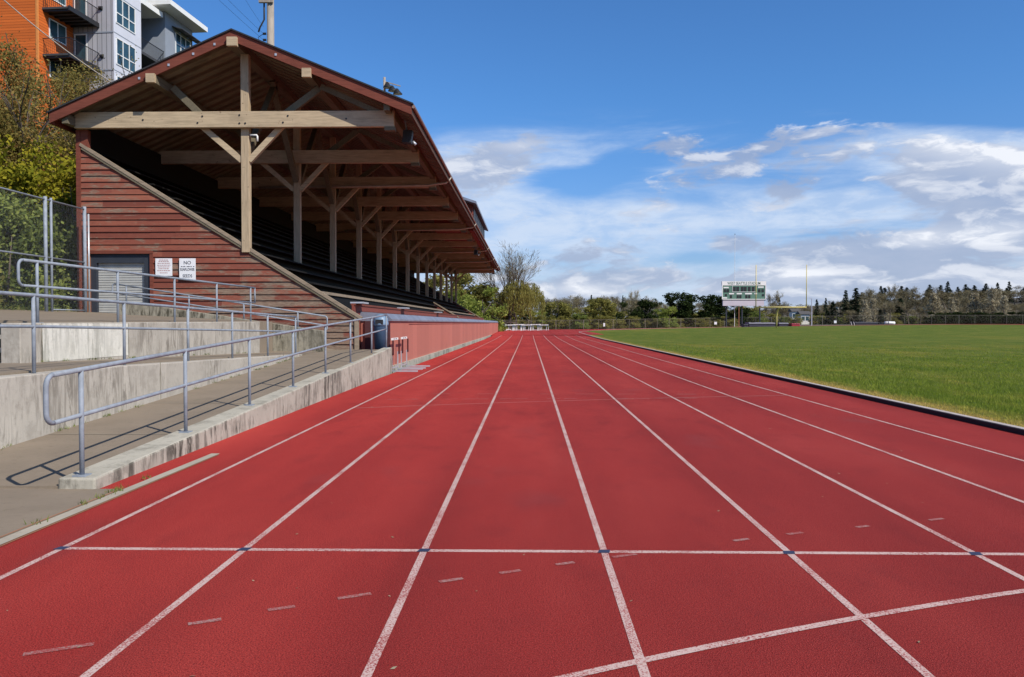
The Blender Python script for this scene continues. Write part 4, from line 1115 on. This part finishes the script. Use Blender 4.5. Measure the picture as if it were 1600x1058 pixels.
for px, top in ((1376, 447), (1382, 450), (1408, 448), (1416, 450), (1452, 444), (1449, 452), (1469, 446), (1480, 441), (1484, 452), (1496, 448), (1508, 445), (1514, 451), (1522, 446), (1540, 442), (1536, 450), (1558, 443), (1576, 441), (1572, 450), (1600, 448), (1612, 444), (1346, 456), (1425, 455), (1466, 456), (1500, 455), (1530, 456)):
    FT('conifer', 'lf_con', px, top + tr_rng.uniform(-1, 1), 330 + tr_rng.uniform(-25, 25), tr_rng.uniform(17, 26), "dark conifer standing out on the skyline of the wooded hill", group="conifers on the wooded hill")
for px, top, Y, w in [(1431, 449, 290, 40), (1390, 445, 330, 20), (1588, 447, 320, 40), (1340, 462, 300, 40)] + [(1335 + 12.5*i + tr_rng.uniform(-5, 5), tr_rng.uniform(450, 464), tr_rng.uniform(265, 320), tr_rng.uniform(34, 52)) for i in range(24)] + \
        [(1335 + 14*i + tr_rng.uniform(-5, 5), tr_rng.uniform(462, 478), tr_rng.uniform(205, 250), tr_rng.uniform(30, 48)) for i in range(21)] + [(1330 + 10*i + tr_rng.uniform(-5, 5), tr_rng.uniform(472, 488), tr_rng.uniform(180, 205), tr_rng.uniform(26, 40)) for i in range(29)]:
    FT('bare', 'lf_twig', px, top, Y, w, "bare grey brown tree on the wooded hill beyond the field", group="bare trees on the wooded hill")
for px, top, Y, w in [(845 + 11*i + tr_rng.uniform(-4, 4), tr_rng.uniform(462, 472), tr_rng.uniform(280, 340), tr_rng.uniform(36, 56)) for i in range(18)] + [(850 + 14*i + tr_rng.uniform(-4, 4), tr_rng.uniform(470, 482), tr_rng.uniform(210, 250), tr_rng.uniform(36, 50)) for i in range(20)]:
    FT('bare', 'lf_twig', px, top, Y, w, "bare greyish tree far behind the olive and evergreen trees", group="bare trees far behind the centre")
for px, top, Y, w in [(1180 + 9.5*i + tr_rng.uniform(-4, 4), tr_rng.uniform(468, 486), tr_rng.uniform(230, 300), tr_rng.uniform(26, 40)) for i in range(18)]:
    FT('bare', 'lf_twig', px, top, Y, w, "bare brown tree on the slope between scoreboard and light pole", group="bare trees behind the goal post")
for px, top, w in ((924, 461, 12), (973, 462, 10), (1003, 470, 10), (1217, 465, 14)):
    FT('conifer', 'lf_con', px, top, 300, w, "small dark conifer on the far skyline among bare trees", group="small conifers on the far skyline")
FT('bare', 'lf_pale', 988, 456, 290, 22, "pale rounded leafless tree above the flat topped evergreen")
FT('bare', 'lf_twig', 1204, 456, 250, 34, "larger bare tree just right of the scoreboard")
for i in range(12):
    FT('round', 'lf_dark', 1458 + i*14, 487 + tr_rng.uniform(-1, 1), 170, 34, "dark clipped bush in the long row behind the right part of the fence", group="dark bushes behind the fence", name="bush", cat="bush")
for i in range(22):
    px = 1188 + i*13 + tr_rng.uniform(-4, 4)
    FT('round', 'lf_brown' if i % 3 else 'lf_ivy', px, tr_rng.uniform(488, 496), tr_rng.uniform(178, 215), tr_rng.uniform(18, 28), "low brownish bush behind the far fence on the right", group="low bushes behind the far fence", name="bush", cat="bush")
for i in range(16):
    px = 775 + i*24 + tr_rng.uniform(-5, 5)
    FT('round', 'lf_brown' if i % 2 else 'lf_willow', px, tr_rng.uniform(490, 498), 164, tr_rng.uniform(24, 34), "low scrubby bush along the back of the far fence", group="scrub behind the far fence", name="bush", cat="bush")

for i in range(17):
    px = 842 + i*20.5 + tr_rng.uniform(-6, 6)
    FT('round', ('lf_brown', 'lf_ivy', 'lf_brown', 'lf_willow')[i % 4], px, tr_rng.uniform(477, 487), 185, tr_rng.uniform(40, 56), "olive tree in the continuous belt behind the evergreens and bushes", group="olive tree belt behind the far fence")
for i in range(7):
    FT('round', ('lf_spring', 'lf_willow', 'lf_brown')[i % 3], 700 + i*22, tr_rng.uniform(474, 484), 168, 44, "low leafy tree in the belt beyond the end of the stand", base=0, group="low trees beyond the stand")
# hillside trees left of the stand (near, with their own crowns)
def near_plant(name, cat, label, seed, x, y, z, lobes, leaf, per, per2, spread, size, aspect, trunk=None, depth=4, group=None):
    rng = np.random.default_rng(seed); t = empty(name, (x, y, z), label, cat, group)
    C = lobes_pts(rng, lobes, per); V, F = leaves(rng, C, per2, spread, size, aspect)
    mb = MB(); tips = []
    h = max(l[2] for l in lobes)
    if trunk:
        grow(rng, mb, np.array([0., 0, -.4]), np.array([.05, 0, 1.]), h*.42, trunk, depth, tips, .45, (2, 3), .74, .12)
        T = np.array([q[0] for q in tips if q[0][2] > h*.3]); D = np.array([q[1] for q in tips if q[0][2] > h*.3])
        if len(T):
            V2, F2 = leaves(rng, T, 10, .35, size*1.1, aspect); V = np.concatenate([V, V2]); F = np.concatenate([F, F2 + len(V) - len(V2)])
    else:
        for k in range(5): mb.tube([(rng.normal(0, .15), rng.normal(0, .15), -.2), (rng.normal(0, .7), rng.normal(0, .4), h*.7)], .05, 5, .01)
    mb.build("trunk" if trunk else "stems", M['bark'], t, smooth=True, local=True)
    np_mesh("crown", V, F, M[leaf], t)
def cloud(seed, n, wx, wy, h0, h1, r0, r1):
    rr_ = random.Random(seed); return [(rr_.uniform(-wx, wx), rr_.uniform(-wy, wy), rr_.uniform(h0, h1), (q := rr_.uniform(r0, r1)), q*.8) for _ in range(n)]
near_plant("hillside_tree", "tree", "large budding olive tree with orange tints at the left edge below the orange wall", 1, -22.0, 33.5, hz(-22, 33.5), cloud(5, 36, 2.2, 2.0, 1.4, 7.0, .7, 1.25), 'lf_olive', 90, 11, .2, .062, .5, .16)
near_plant("hillside_tree", "tree", "twiggy olive tree leaning behind the left roof eave", 2, -19.9, 35.5, hz(-19.9, 35.5), cloud(6, 30, 1.5, 1.7, 2.0, 8.0, .5, .95), 'lf_olive', 70, 9, .2, .055, .42, .13)
near_plant("hillside_tree", "tree", "sparse brown twigged tree in front of the grey cladding", 3, -21.6, 40, hz(-21.6, 40), cloud(16, 20, 2.4, 1.6, 2.0, 8.6, .5, 1.0), 'lf_brown', 50, 9, .22, .06, .4, .14)
near_plant("hillside_tree", "tree", "olive tree low on the slope directly left of the gable corner", 4, -17.6, 31, hz(-17.6, 31) - .3, cloud(7, 34, 1.2, 1.5, .8, 7.4, .55, 1.0), 'lf_olive', 75, 10, .2, .06, .5, .12)
near_plant("hillside_tree", "tree", "olive tree at the far left edge above the chain link fence", 8, -19.2, 28.8, hz(-19.2, 28.8), cloud(9, 34, 1.2, 1.4, .8, 6.6, .55, 1.0), 'lf_olive', 75, 10, .2, .06, .5, .12)
for i, (x, y, s, lab) in enumerate(((-16.2, 27.6, 1.0, "bright yellow green shrub touching the left corner of the red gable wall"), (-17.6, 27.0, .95, "bright yellow green shrub above the chain link fence in the middle of the bank"), (-18.9, 26.4, .9, "bright yellow green shrub at the left picture edge above the fence"))):
    near_plant("shrub", "shrub", lab, 20+i, x, y, 4.1 + .2*i, cloud(30+i, 16, 1.0*s, .8, .4, 3.1, .45, .8), 'lf_lime', 40, 8, .14, .085, .6)
for i, (x, y, z, lf, lab) in enumerate(((-15.1, 25.6, 1.8, 'lf_ivy', "dark green shrub behind the fence beside the gable corner"), (-15.9, 23.6, 2.0, 'lf_ivy', "dark green shrub behind the middle of the chain link fence"), (-16.4, 21.4, 2.0, 'lf_ivy', "dark green shrub behind the left part of the chain link fence"), (-15.4, 19.0, 1.9, 'lf_ivy', "dark green shrub at the left edge behind the fence"))):
    near_plant("shrub", "shrub", lab, 40+i, x, y, z, cloud(50+i, 18, .9, .9, .3, 3.0, .4, .75), lf, 42, 8, .13, .075, .6)
rng = np.random.default_rng(77)
C = np.stack([rng.uniform(-30, -14.8, 5200), rng.uniform(17, 60, 5200), np.zeros(5200)], 1); C[:, 2] = [hz(a, b) + abs(rng.normal(0, .45)) for a, b in C[:, :2]]
V, F = leaves(rng, C, 9, .3, .11, .5)
tag(np_mesh("undergrowth", V, F, M['lf_brown']), "tangled olive undergrowth covering the bank left of the stand", "undergrowth", None, "stuff")
C = np.stack([rng.uniform(-15.6, -13.7, 260), rng.uniform(14, 24, 260), np.zeros(260)], 1); C[:, 2] = [zplat(a, b) + abs(rng.normal(0, .06)) for a, b in C[:, :2]]
V, F = leaves(rng, C, 12, .07, .035, .25)
tag(np_mesh("weeds", V, F, M['lf_ivy']), "low weeds along the foot of the chain link fence", "weeds", None, "stuff")

# ------------------------------------------------------------------ far side of the field
gp = empty("goal_post", (35.6, 114, g(35.6, 114)), "yellow football goal post with gooseneck base at the far end of the field", "goal post")
zg = g(35.6, 114)
MB().tube([(32.05, 112, zg+3.03), (39.12, 112, zg+3.03)], .085, 10).build("crossbar", M['yellow'], gp, smooth=True)
for x in (32.05, 39.12): MB().tube([(x, 112, zg+3.0), (x, 112, zg+9.0)], .07, 10, .055).build("upright", M['yellow'], gp, smooth=True)
MB().tube([(35.58, 114, zg-.1), (35.58, 114, zg+1.7), (35.58, 113.8, zg+2.3), (35.58, 113.3, zg+2.75), (35.58, 112.5, zg+2.95), (35.58, 112, zg+2.98)], .11, 12).build("gooseneck", M['yellow'], gp, smooth=True)

sb = empty("scoreboard", (41.2, 152, g(41, 150)), "green stadium scoreboard with white header and lower panel on tall posts behind the fence", "scoreboard")
zs = g(41, 150)
p = MB().box(37.12, 45.3, 152, 152.5, 6.15, 8.75).build("panel", M['green'], sb)
h = MB().box(37.0, 45.4, 151.95, 152.45, 8.75, 9.55).build("header", M['white'], sb)
text("WEST SEATTLE STADIUM", .78, 41.2, 151.93, 9.13, M['green'], h, sx=.72)
fr = MB(); fr.box(37.02, 37.16, 151.93, 152, 6.1, 8.75); fr.box(45.26, 45.4, 151.93, 152, 6.1, 8.75); fr.box(37.16, 45.26, 151.93, 152, 6.03, 6.16)
fr.build("frame", M['white'], sb)
for i, x in enumerate((39.15, 39.78, 40.62, 41.22, 41.98, 42.72)): MB().box(x, x+.50, 151.95, 152, 7.62, 8.50).build("digit_window", M['black'], sb)
for x in (37.35, 37.92, 43.9, 44.55): MB().box(x, x+.46, 151.95, 152, 7.45, 8.05).build("digit_window", M['black'], sb)
for x in (38.55, 39.85, 40.35, 41.5, 42.05, 37.6, 44.65): MB().box(x, x+.38, 151.95, 152, 6.3 if 38 < x < 43 else 6.7, 6.9 if 38 < x < 43 else 7.1).build("digit_window", M['black'], sb)
for i, (x0, x1, z) in enumerate(((37.3, 38.3, 8.22), (43.85, 44.95, 8.3), (38.35, 39.3, 7.05), (39.8, 40.8, 7.05), (41.4, 42.7, 7.05), (43.2, 43.7, 7.05), (37.15, 38.0, 6.25))):
    MB().box(x0, x1, 151.95, 152, z, z+.24).build("caption_strip", M['white'], sb)
fr = MB(); fr.box(39.0, 39.06, 151.94, 152, 7.55, 8.72); fr.box(43.4, 43.46, 151.94, 152, 7.55, 8.72); fr.box(39.0, 43.46, 151.94, 152, 7.48, 7.55); fr.build("clock_frame", M['white'], sb)
MB().box(37.2, 45.0, 151.9, 152.5, 4.85, 5.85).build("lower_panel", simple("pale lilac panel", (.5, .47, .52), .6, 0, .06, .6), sb)
MB().box(37.1, 45.35, 152.05, 152.5, 5.85, 6.03).build("shadow_gap", M['navy'], sb)
for x in (38.0, 41.0, 44.4): MB().tube([(x, 152.6, zs-.2), (x, 152.6, 9.0)], .14, 8).build("support_post", M['navy'], sb)
t = empty("flag_pole", (39.7, 153, zs), "very thin tall white pole rising above the scoreboard", "pole")
MB().tube([(39.7, 153, zs), (39.7, 153, 18.6)], .05, 6, .03).build("shaft", M['white'], t); MB().lathe([(.02, -.1), (.12, 0), (.02, .1)], (39.7, 153, 18.65), 8).build("finial", M['black'], t)
o = MB().tube([(39.6, 149.5, zs-.2), (39.6, 149.5, 4.7)], .09, 8, .07).build("utility_post", M['orange_pole']); tag(o, "rust orange post standing in front of the scoreboard", "post")
t = empty("light_pole", (53, 150, g(53, 150)), "grey light pole right of the goal post in front of dark conifers", "light pole")
X, zt = at(1268, 466, 150)
MB().tube([(X, 150, .5), (X, 150, zt)], .12, 8, .07).build("pole", M['alu'], t); MB().tube([(X, 150, zt-.1), (X-.5, 149.8, zt+.05)], .04, 6).build("arm", M['alu'], t)

# far chain link fence following the bend
fp = [(-4.6, 141), (0, 141.4), (4.9, 142), (10, 144), (15.7, 147), (22, 149.5), (29.2, 152), (38, 154), (47.5, 155.5), (58, 157), (72, 158.5), (86, 159.5), (102, 160), (118, 160)]
ff = empty("chain_link_fence", (4.9, 142, g(5, 142)), "long low chain link fence around the far bend of the track", "fence")
D = ([], [], []); H_ = 1.75; acc = 0; npost = 0
for (x0, y0), (x1, y1) in zip(fp[:-1], fp[1:]):
    za_, zb_ = g(x0, y0), g(x1, y1)
    fence_panel(D, (x0, y0), (x1, y1), za_+.03, za_+H_, zb_+.03, zb_+H_)
    MB().tube([(x0, y0, za_+H_), (x1, y1, zb_+H_)], .024, 6).build("rail", M['fence_old'], ff)
    ln = math.hypot(x1-x0, y1-y0); k = max(1, round(ln/3.0))
    for i in range(k):
        f = i/k; x = x0 + (x1-x0)*f; y = y0 + (y1-y0)*f; z = za_ + (zb_-za_)*f
        MB().tube([(x, y, z-.1), (x, y, z+H_+.05)], .034 if i else .055, 6).build("post", M['fence_old'], ff)
w = wloc(ff)
np_mesh("wire_mesh", [(a-w.x, b-w.y, c-w.z) for a, b, c in D[0]], D[2], M['mesh_far'], ff, D[1])
def board(px, py, Y, wd, ht, label):
    X, z = at(px, py, Y); o = MB().box(X-wd/2, X+wd/2, Y-.03, Y, z-ht/2, z+ht/2).build("notice_board", M['sign']); tag(o, label, "sign")
    z0 = g(X, Y)
board(944, 507.5, 145.0, .32, .62, "small white notice on the far fence left of the grass tip")
board(1118, 505, 153.2, .5, .5, "small white notice on the far fence left of the orange post")
board(1305, 503, 157.2, .5, .5, "small pale notice on the far fence right of the light pole")
# landing mats, bench gear
def mat_pad(px0, px1, top, Y, depth, body, cover, label):
    X0, zt = at(px0, top, Y); X1, _ = at(px1, top, Y); xm = (X0+X1)/2; z = g(xm, Y)
    t = empty("landing_mat", (xm, Y, z), label, "landing mat")
    MB().box(X0, X1, Y, Y+depth, z+.02, z+(zt-z)*.72).build("body", M[body], t, bevel=.08)
    m = MB(); n_ = 7
    for k in range(n_):
        a, b = k/n_, (k+1)/n_; f = lambda u: zt - .10*abs(math.sin(u*math.pi*2.5))
        m.hexa([(X0+(X1-X0)*a, Y-.1, z+(zt-z)*.70), (X0+(X1-X0)*b, Y-.1, z+(zt-z)*.70), (X0+(X1-X0)*b, Y+depth, z+(zt-z)*.70), (X0+(X1-X0)*a, Y+depth, z+(zt-z)*.70)],
               [(X0+(X1-X0)*a, Y-.05, f(a)), (X0+(X1-X0)*b, Y-.05, f(b)), (X0+(X1-X0)*b, Y+depth, f(b)), (X0+(X1-X0)*a, Y+depth, f(a))])
    m.build("cover", M[cover], t)
mat_pad(1162, 1169, 506, 139, 1.5, 'mat_cover', 'mat_cover', "small dark mat at the left end of the row of mats")
mat_pad(1170, 1211, 503.6, 140, 2.5, 'mat_cover', 'mat_grey', "larger dark landing mat left of the goal post base")
mat_pad(1217, 1232, 504, 141, 2.5, 'mat_cover', 'mat_grey', "dark grey landing mat between goal post base and red mat")
mat_pad(1237, 1250, 505.2, 140, 2.0, 'red_mat', 'red_mat', "bright red mat right of the goal post")
mat_pad(1336, 1372, 502.8, 146, 2.2, 'mat_cover', 'mat_cover', "long dark blue mat stack far across the field on the right")
mat_pad(1373, 1386, 504.2, 146, 2.0, 'mat_cover', 'mat_cover', "lower dark mat between the long dark stack and the white bundle")
X, z = at(1390, 508, 145); z = g(X, 145)
t = empty("rolled_cover", (X, 145, z), "white rolled cover lying at the right end of the dark mats", "cover")
MB().tube([(X-.9, 145, z+.28), (X-.3, 145, z+.33), (X+.4, 145, z+.3), (X+.9, 145, z+.27)], .27, 12).build("roll", M['white'], t, smooth=True)
MB().tube([(X-.35, 145, z+.32), (X-.25, 145, z+.32)], .35, 12).build("strap", M['mat_grey'], t)
X, z = at(1333, 508, 145); z = g(X, 145)
t = empty("marker_stand", (X, 145, z), "pair of short leaning white stands left of the long dark mat stack", "stand")
for d in (-.25, .25): MB().beam((X+d, 145, z), (X+d-.18, 145, z+.62), .12, .05).build("stand_leg", M['white'], t)
# houses on the slope
def house(px, top, bot, Y, wpx, label, ridge_dark=True):
    X0, zt = at(px - wpx/2, top, Y); X1, zb_ = at(px + wpx/2, bot, Y); xm = (X0+X1)/2; gz = min(zb_, zt-2)
    t = empty("house", (xm, Y, gz-3), label, "house"); ze = gz + (zt-gz)*.6
    MB().box(X0, X1, Y, Y+2.6, gz-2, ze).build("wall", M['house'], t)
    MB().prism_x([(Y-.4, ze), (Y+3.0, ze), (Y+1.3, zt)], X0-.4, X1+.4).build("roof", M['house_roof'], t)
    n_ = max(2, int((X1-X0)/2.2))
    for k in range(n_):
        x = X0 + (X1-X0)*(k+.5)/n_; f = MB().box(x-.5, x+.5, Y-.04, Y, ze-1.7, ze-.5).build("window", M['white'], t); MB().box(x-.4, x+.4, Y-.06, Y-.03, ze-1.6, ze-.6).build("pane", M['glass'], f)
house(1243, 482, 490, 204, 9, "white house above the red mat, left one of two near each other")
house(1258, 486, 496, 200, 13, "white house with dark roof just above the far fence near the goal post")
#house(1226, 492, 501, 195, 12, "pale low house behind the gooseneck of the goal post")
#house(1192, 493, 502, 195, 16, "wide grey house behind the landing mats under the scoreboard")
house(1315, 473, 484, 330, 12, "pale house between the conifers right of the light pole")
#house(1428, 474, 481, 182, 8, "tiny pale house high among bare trees on the wooded hill")

# ------------------------------------------------------------------ sun, sky, camera
EL, AZ = R(42), R(131)
sv = Vector((math.sin(AZ)*math.cos(EL), math.cos(AZ)*math.cos(EL), math.sin(EL)))
sd = bpy.data.lights.new("sun", 'SUN'); sd.energy = 5.0; sd.angle = R(.5); sd.color = (1, .935, .83)
so = bpy.data.objects.new("sun", sd); COL.objects.link(so); so.rotation_euler = sv.to_track_quat('Z', 'Y').to_euler(); so.location = (40, -30, 60)

wd = bpy.data.worlds.new("World"); S.world = wd; wd.use_nodes = True
t = NT(wd.node_tree); t.N.clear()
out = t.N.new('ShaderNodeOutputWorld')
sky = t.n('ShaderNodeTexSky'); sky.sky_type = 'NISHITA'; sky.sun_disc = False; sky.sun_elevation = EL; sky.sun_rotation = AZ
sky.altitude = 50; sky.air_density = 1.0; sky.dust_density = .6; sky.ozone_density = 2.2
tc = t.n('ShaderNodeTexCoord').outputs['Generated']
dx, dy, dz = t.sep(tc)
hyp = t.m('SQRT', t.m('ADD', t.m('MULTIPLY', dx, dx), t.m('MULTIPLY', dy, dy)))
v = t.m('DIVIDE', dz, t.m('MAXIMUM', hyp, .05))            # tangent of the elevation
u = t.m('ARCTAN2', dx, dy)                                  # azimuth from the track direction
persp = t.m('DIVIDE', 1.0, t.m('ADD', t.m('MAXIMUM', v, 0), .10))
q = t.comb(t.m('MULTIPLY', u, t.m('ADD', 2.4, t.m('MULTIPLY', persp, .42))), t.m('MULTIPLY', persp, 1.15), .37)
q2 = t.comb(t.m('MULTIPLY', u, 5.0), t.m('MULTIPLY', v, 13.0), 1.7)
def dens(vec):
    vo = t.n('ShaderNodeTexVoronoi', {'Vector': vec, 'Scale': 1.9, 'Detail': 2.0, 'Roughness': .55, 'Lacunarity': 2.2}, feature='F1', normalize=True).outputs['Distance']
    return t.m('ADD', t.m('MULTIPLY', t.noise(vec, 1.35, 6, .6, .2), .72), t.m('MULTIPLY', t.m('SUBTRACT', 1.0, vo), .27))
warp = t.n('ShaderNodeTexNoise', {'Vector': q2, 'Scale': 2.2, 'Detail': 3.0}).outputs['Color']
wv = t.n('ShaderNodeVectorMath', {0: warp, 1: (.5, .5, .5)}, operation='SUBTRACT').outputs[0]
wv = t.n('ShaderNodeVectorMath', {0: wv, 1: (.5, .35, 0)}, operation='MULTIPLY').outputs[0]
q2 = t.n('ShaderNodeVectorMath', {0: q2, 1: wv}, operation='ADD').outputs[0]
n1 = dens(q2)
n1s = dens(t.n('ShaderNodeVectorMath', {0: q2, 1: (.09, .16, 0)}, operation='ADD').outputs[0])
wisp = t.noise(t.comb(t.m('MULTIPLY', u, 2.2), t.m('MULTIPLY', v, 16.0), 5.1), 1.4, 6, .6, .6)
fine = t.noise(q2, 6.0, 4, .6)
def ell(px, py, hw, hh, rot=0.0):
    cu = math.atan((px-826)/1232); cv = (505-py)/1232
    a = t.m('SUBTRACT', u, cu); b = t.m('SUBTRACT', v, cv)
    c_, s_ = math.cos(rot), math.sin(rot)
    a2 = t.m('DIVIDE', t.m('ADD', t.m('MULTIPLY', a, c_), t.m('MULTIPLY', b, s_)), hw/1232)
    b2 = t.m('DIVIDE', t.m('SUBTRACT', t.m('MULTIPLY', b, c_), t.m('MULTIPLY', a, s_)), hh/1232)
    return t.m('EXPONENT', t.m('MULTIPLY', -1.0, t.m('ADD', t.m('MULTIPLY', a2, a2), t.m('MULTIPLY', b2, b2))))
def total(lst):
    r = None
    for (e, k) in lst:
        x = t.m('MULTIPLY', ell(*e), k); r = x if r is None else t.m('ADD', r, x)
    return r
# broad veil of cloud low in the sky
low = t.m('MULTIPLY', t.sm(v, .225, .09), t.sm(v, -.02, .02))
veil = t.m('ADD', t.m('MULTIPLY', low, .30), t.m('MULTIPLY', t.m('SUBTRACT', wisp, .5), .9))
veil = t.m('ADD', veil, total([((740, 270, 170, 75, .2), .46), ((960, 346, 300, 32, .05), .34), ((1250, 326, 240, 18, -.1), .30), ((1540, 290, 180, 46, -.2), .45), ((1203, 250, 240, 40, -.1), .12), ((900, 256, 40, 14, 0), .3),
        ((1110, 316, 130, 16, 0), -.30), ((910, 285, 80, 40, .2), -.30), ((1530, 215, 110, 26, -.1), -.4), ((1330, 372, 90, 10, 0), -.1), ((860, 380, 60, 10, 0), -.08), ((1090, 405, 60, 10, 0), -.2), ((960, 432, 50, 10, 0), -.15), ((820, 300, 40, 20, 0), -.1)]))
veil = t.m('ADD', veil, t.sm(v, .085, .0, 0, .4))
va = t.m('MULTIPLY', t.sm(veil, .04, .46), t.sm(v, .275, .225))
# lumpy grey and white banks
lump = t.noise(t.comb(t.m('MULTIPLY', u, 9.0), t.m('MULTIPLY', v, 26.0), 3.3), 1.5, 6, .62, .3)
bank = t.m('ADD', t.m('ADD', t.m('ADD', t.m('MULTIPLY', t.m('SUBTRACT', n1, .52), 1.35), t.m('MULTIPLY', t.m('SUBTRACT', lump, .5), .42)), .52), total([((1203, 258, 230, 32, -.10), .17), ((1340, 228, 110, 15, -.03), .15), ((1225, 310, 38, 17, 0), .27), ((1550, 296, 120, 26, -.2), .26), ((1530, 330, 120, 34, -.1), .22), ((770, 250, 110, 44, .25), .18), ((1530, 212, 110, 26, -.1), -.3), ((905, 405, 80, 18, 0), .19), ((1000, 392, 60, 14, -.2), .10),
        ((1150, 384, 36, 18, 0), .22), ((1270, 395, 110, 24, 0), .2), ((1450, 405, 170, 34, 0), .24), ((1590, 370, 50, 22, 0), .22), ((1050, 440, 260, 20, 0), .16), ((1350, 442, 240, 18, 0), .18), ((840, 440, 120, 22, 0), .14), ((1560, 450, 160, 16, 0), .1), ((1000, 470, 700, 14, 0), .13), ((700, 290, 60, 30, 0), .08),
        ((1000, 215, 160, 40, 0), -.12), ((950, 300, 60, 50, 0), -.12), ((1400, 290, 90, 10, 0), -.1)]))
bank = t.m('SUBTRACT', bank, t.sm(v, .22, .28, 0, .5))
ba = t.sm(bank, .595, .725)
lit = t.sm(t.m('ADD', t.m('SUBTRACT', n1, n1s), t.m('MULTIPLY', t.m('SUBTRACT', lump, .5), .16)), -.02, .10)
bright = t.m('ADD', t.m('MULTIPLY', lit, .72), total([((1545, 282, 130, 20, -.22), .6), ((1345, 222, 120, 12, -.03), .4), ((1425, 387, 40, 16, 0), .6), ((1546, 385, 60, 18, 0), .5), ((1240, 436, 60, 12, 0), .5), ((907, 450, 40, 8, 0), .6), ((1000, 455, 200, 8, 0), .2), ((1225, 312, 50, 24, 0), -.6), ((1180, 268, 200, 18, -.1), -.1), ((900, 404, 90, 20, 0), -.35), ((1150, 384, 40, 20, 0), -.5), ((1350, 412, 220, 14, 0), -.25), ((1530, 338, 100, 20, 0), -.2), ((810, 228, 40, 12, 0), .4)]), clamp=True)
blue = sky.outputs[0]
K = 1/.1
veilc = (.63*K, .745*K, .93*K); greyc = (.36*K, .43*K, .60*K); whitec = (.90*K, .93*K, 1.0*K)
grad = t.sm(v, 0, .30)
zen = t.sm(v, .36, 1.3, 1.0, .5)
blue = t.mix(1.0, blue, t.comb(zen, zen, zen), 'MULTIPLY')
skyc = t.mix(1.0, blue, t.mix(grad, (.74, .90, 1.30), (.54, 1.0, 1.50)), 'MULTIPLY')
c = t.mix(t.m('MULTIPLY', va, t.sm(lump, .34, .62, .5, .92)), skyc, veilc)
c = t.mix(t.m('MULTIPLY', ba, t.m('ADD', .72, t.m('MULTIPLY', bright, .24))), c, t.mix(bright, greyc, whitec))
bg = t.n('ShaderNodeBackground', {'Color': c, 'Strength': .1})
t.L.new(bg.outputs[0], out.inputs[0])

cam = bpy.data.cameras.new("camera"); cam.sensor_width = 36; cam.lens = 36*1232/1600; cam.clip_end = 9000; cam.clip_start = .05
co = bpy.data.objects.new("camera", cam); COL.objects.link(co)
co.location = (0, 0, 1.53); co.rotation_euler = (math.pi/2 - math.atan(24/1232), 0, YAW)
S.camera = co
S.view_settings.view_transform = 'Standard'; S.view_settings.look = 'None'; S.view_settings.exposure = 0; S.view_settings.gamma = 1
S.view_settings.use_curve_mapping = False
S.cycles.max_bounces = 5; S.cycles.diffuse_bounces = 3; S.cycles.glossy_bounces = 2; S.cycles.transparent_max_bounces = 12; S.cycles.use_denoising = True
S.render.film_transparent = False
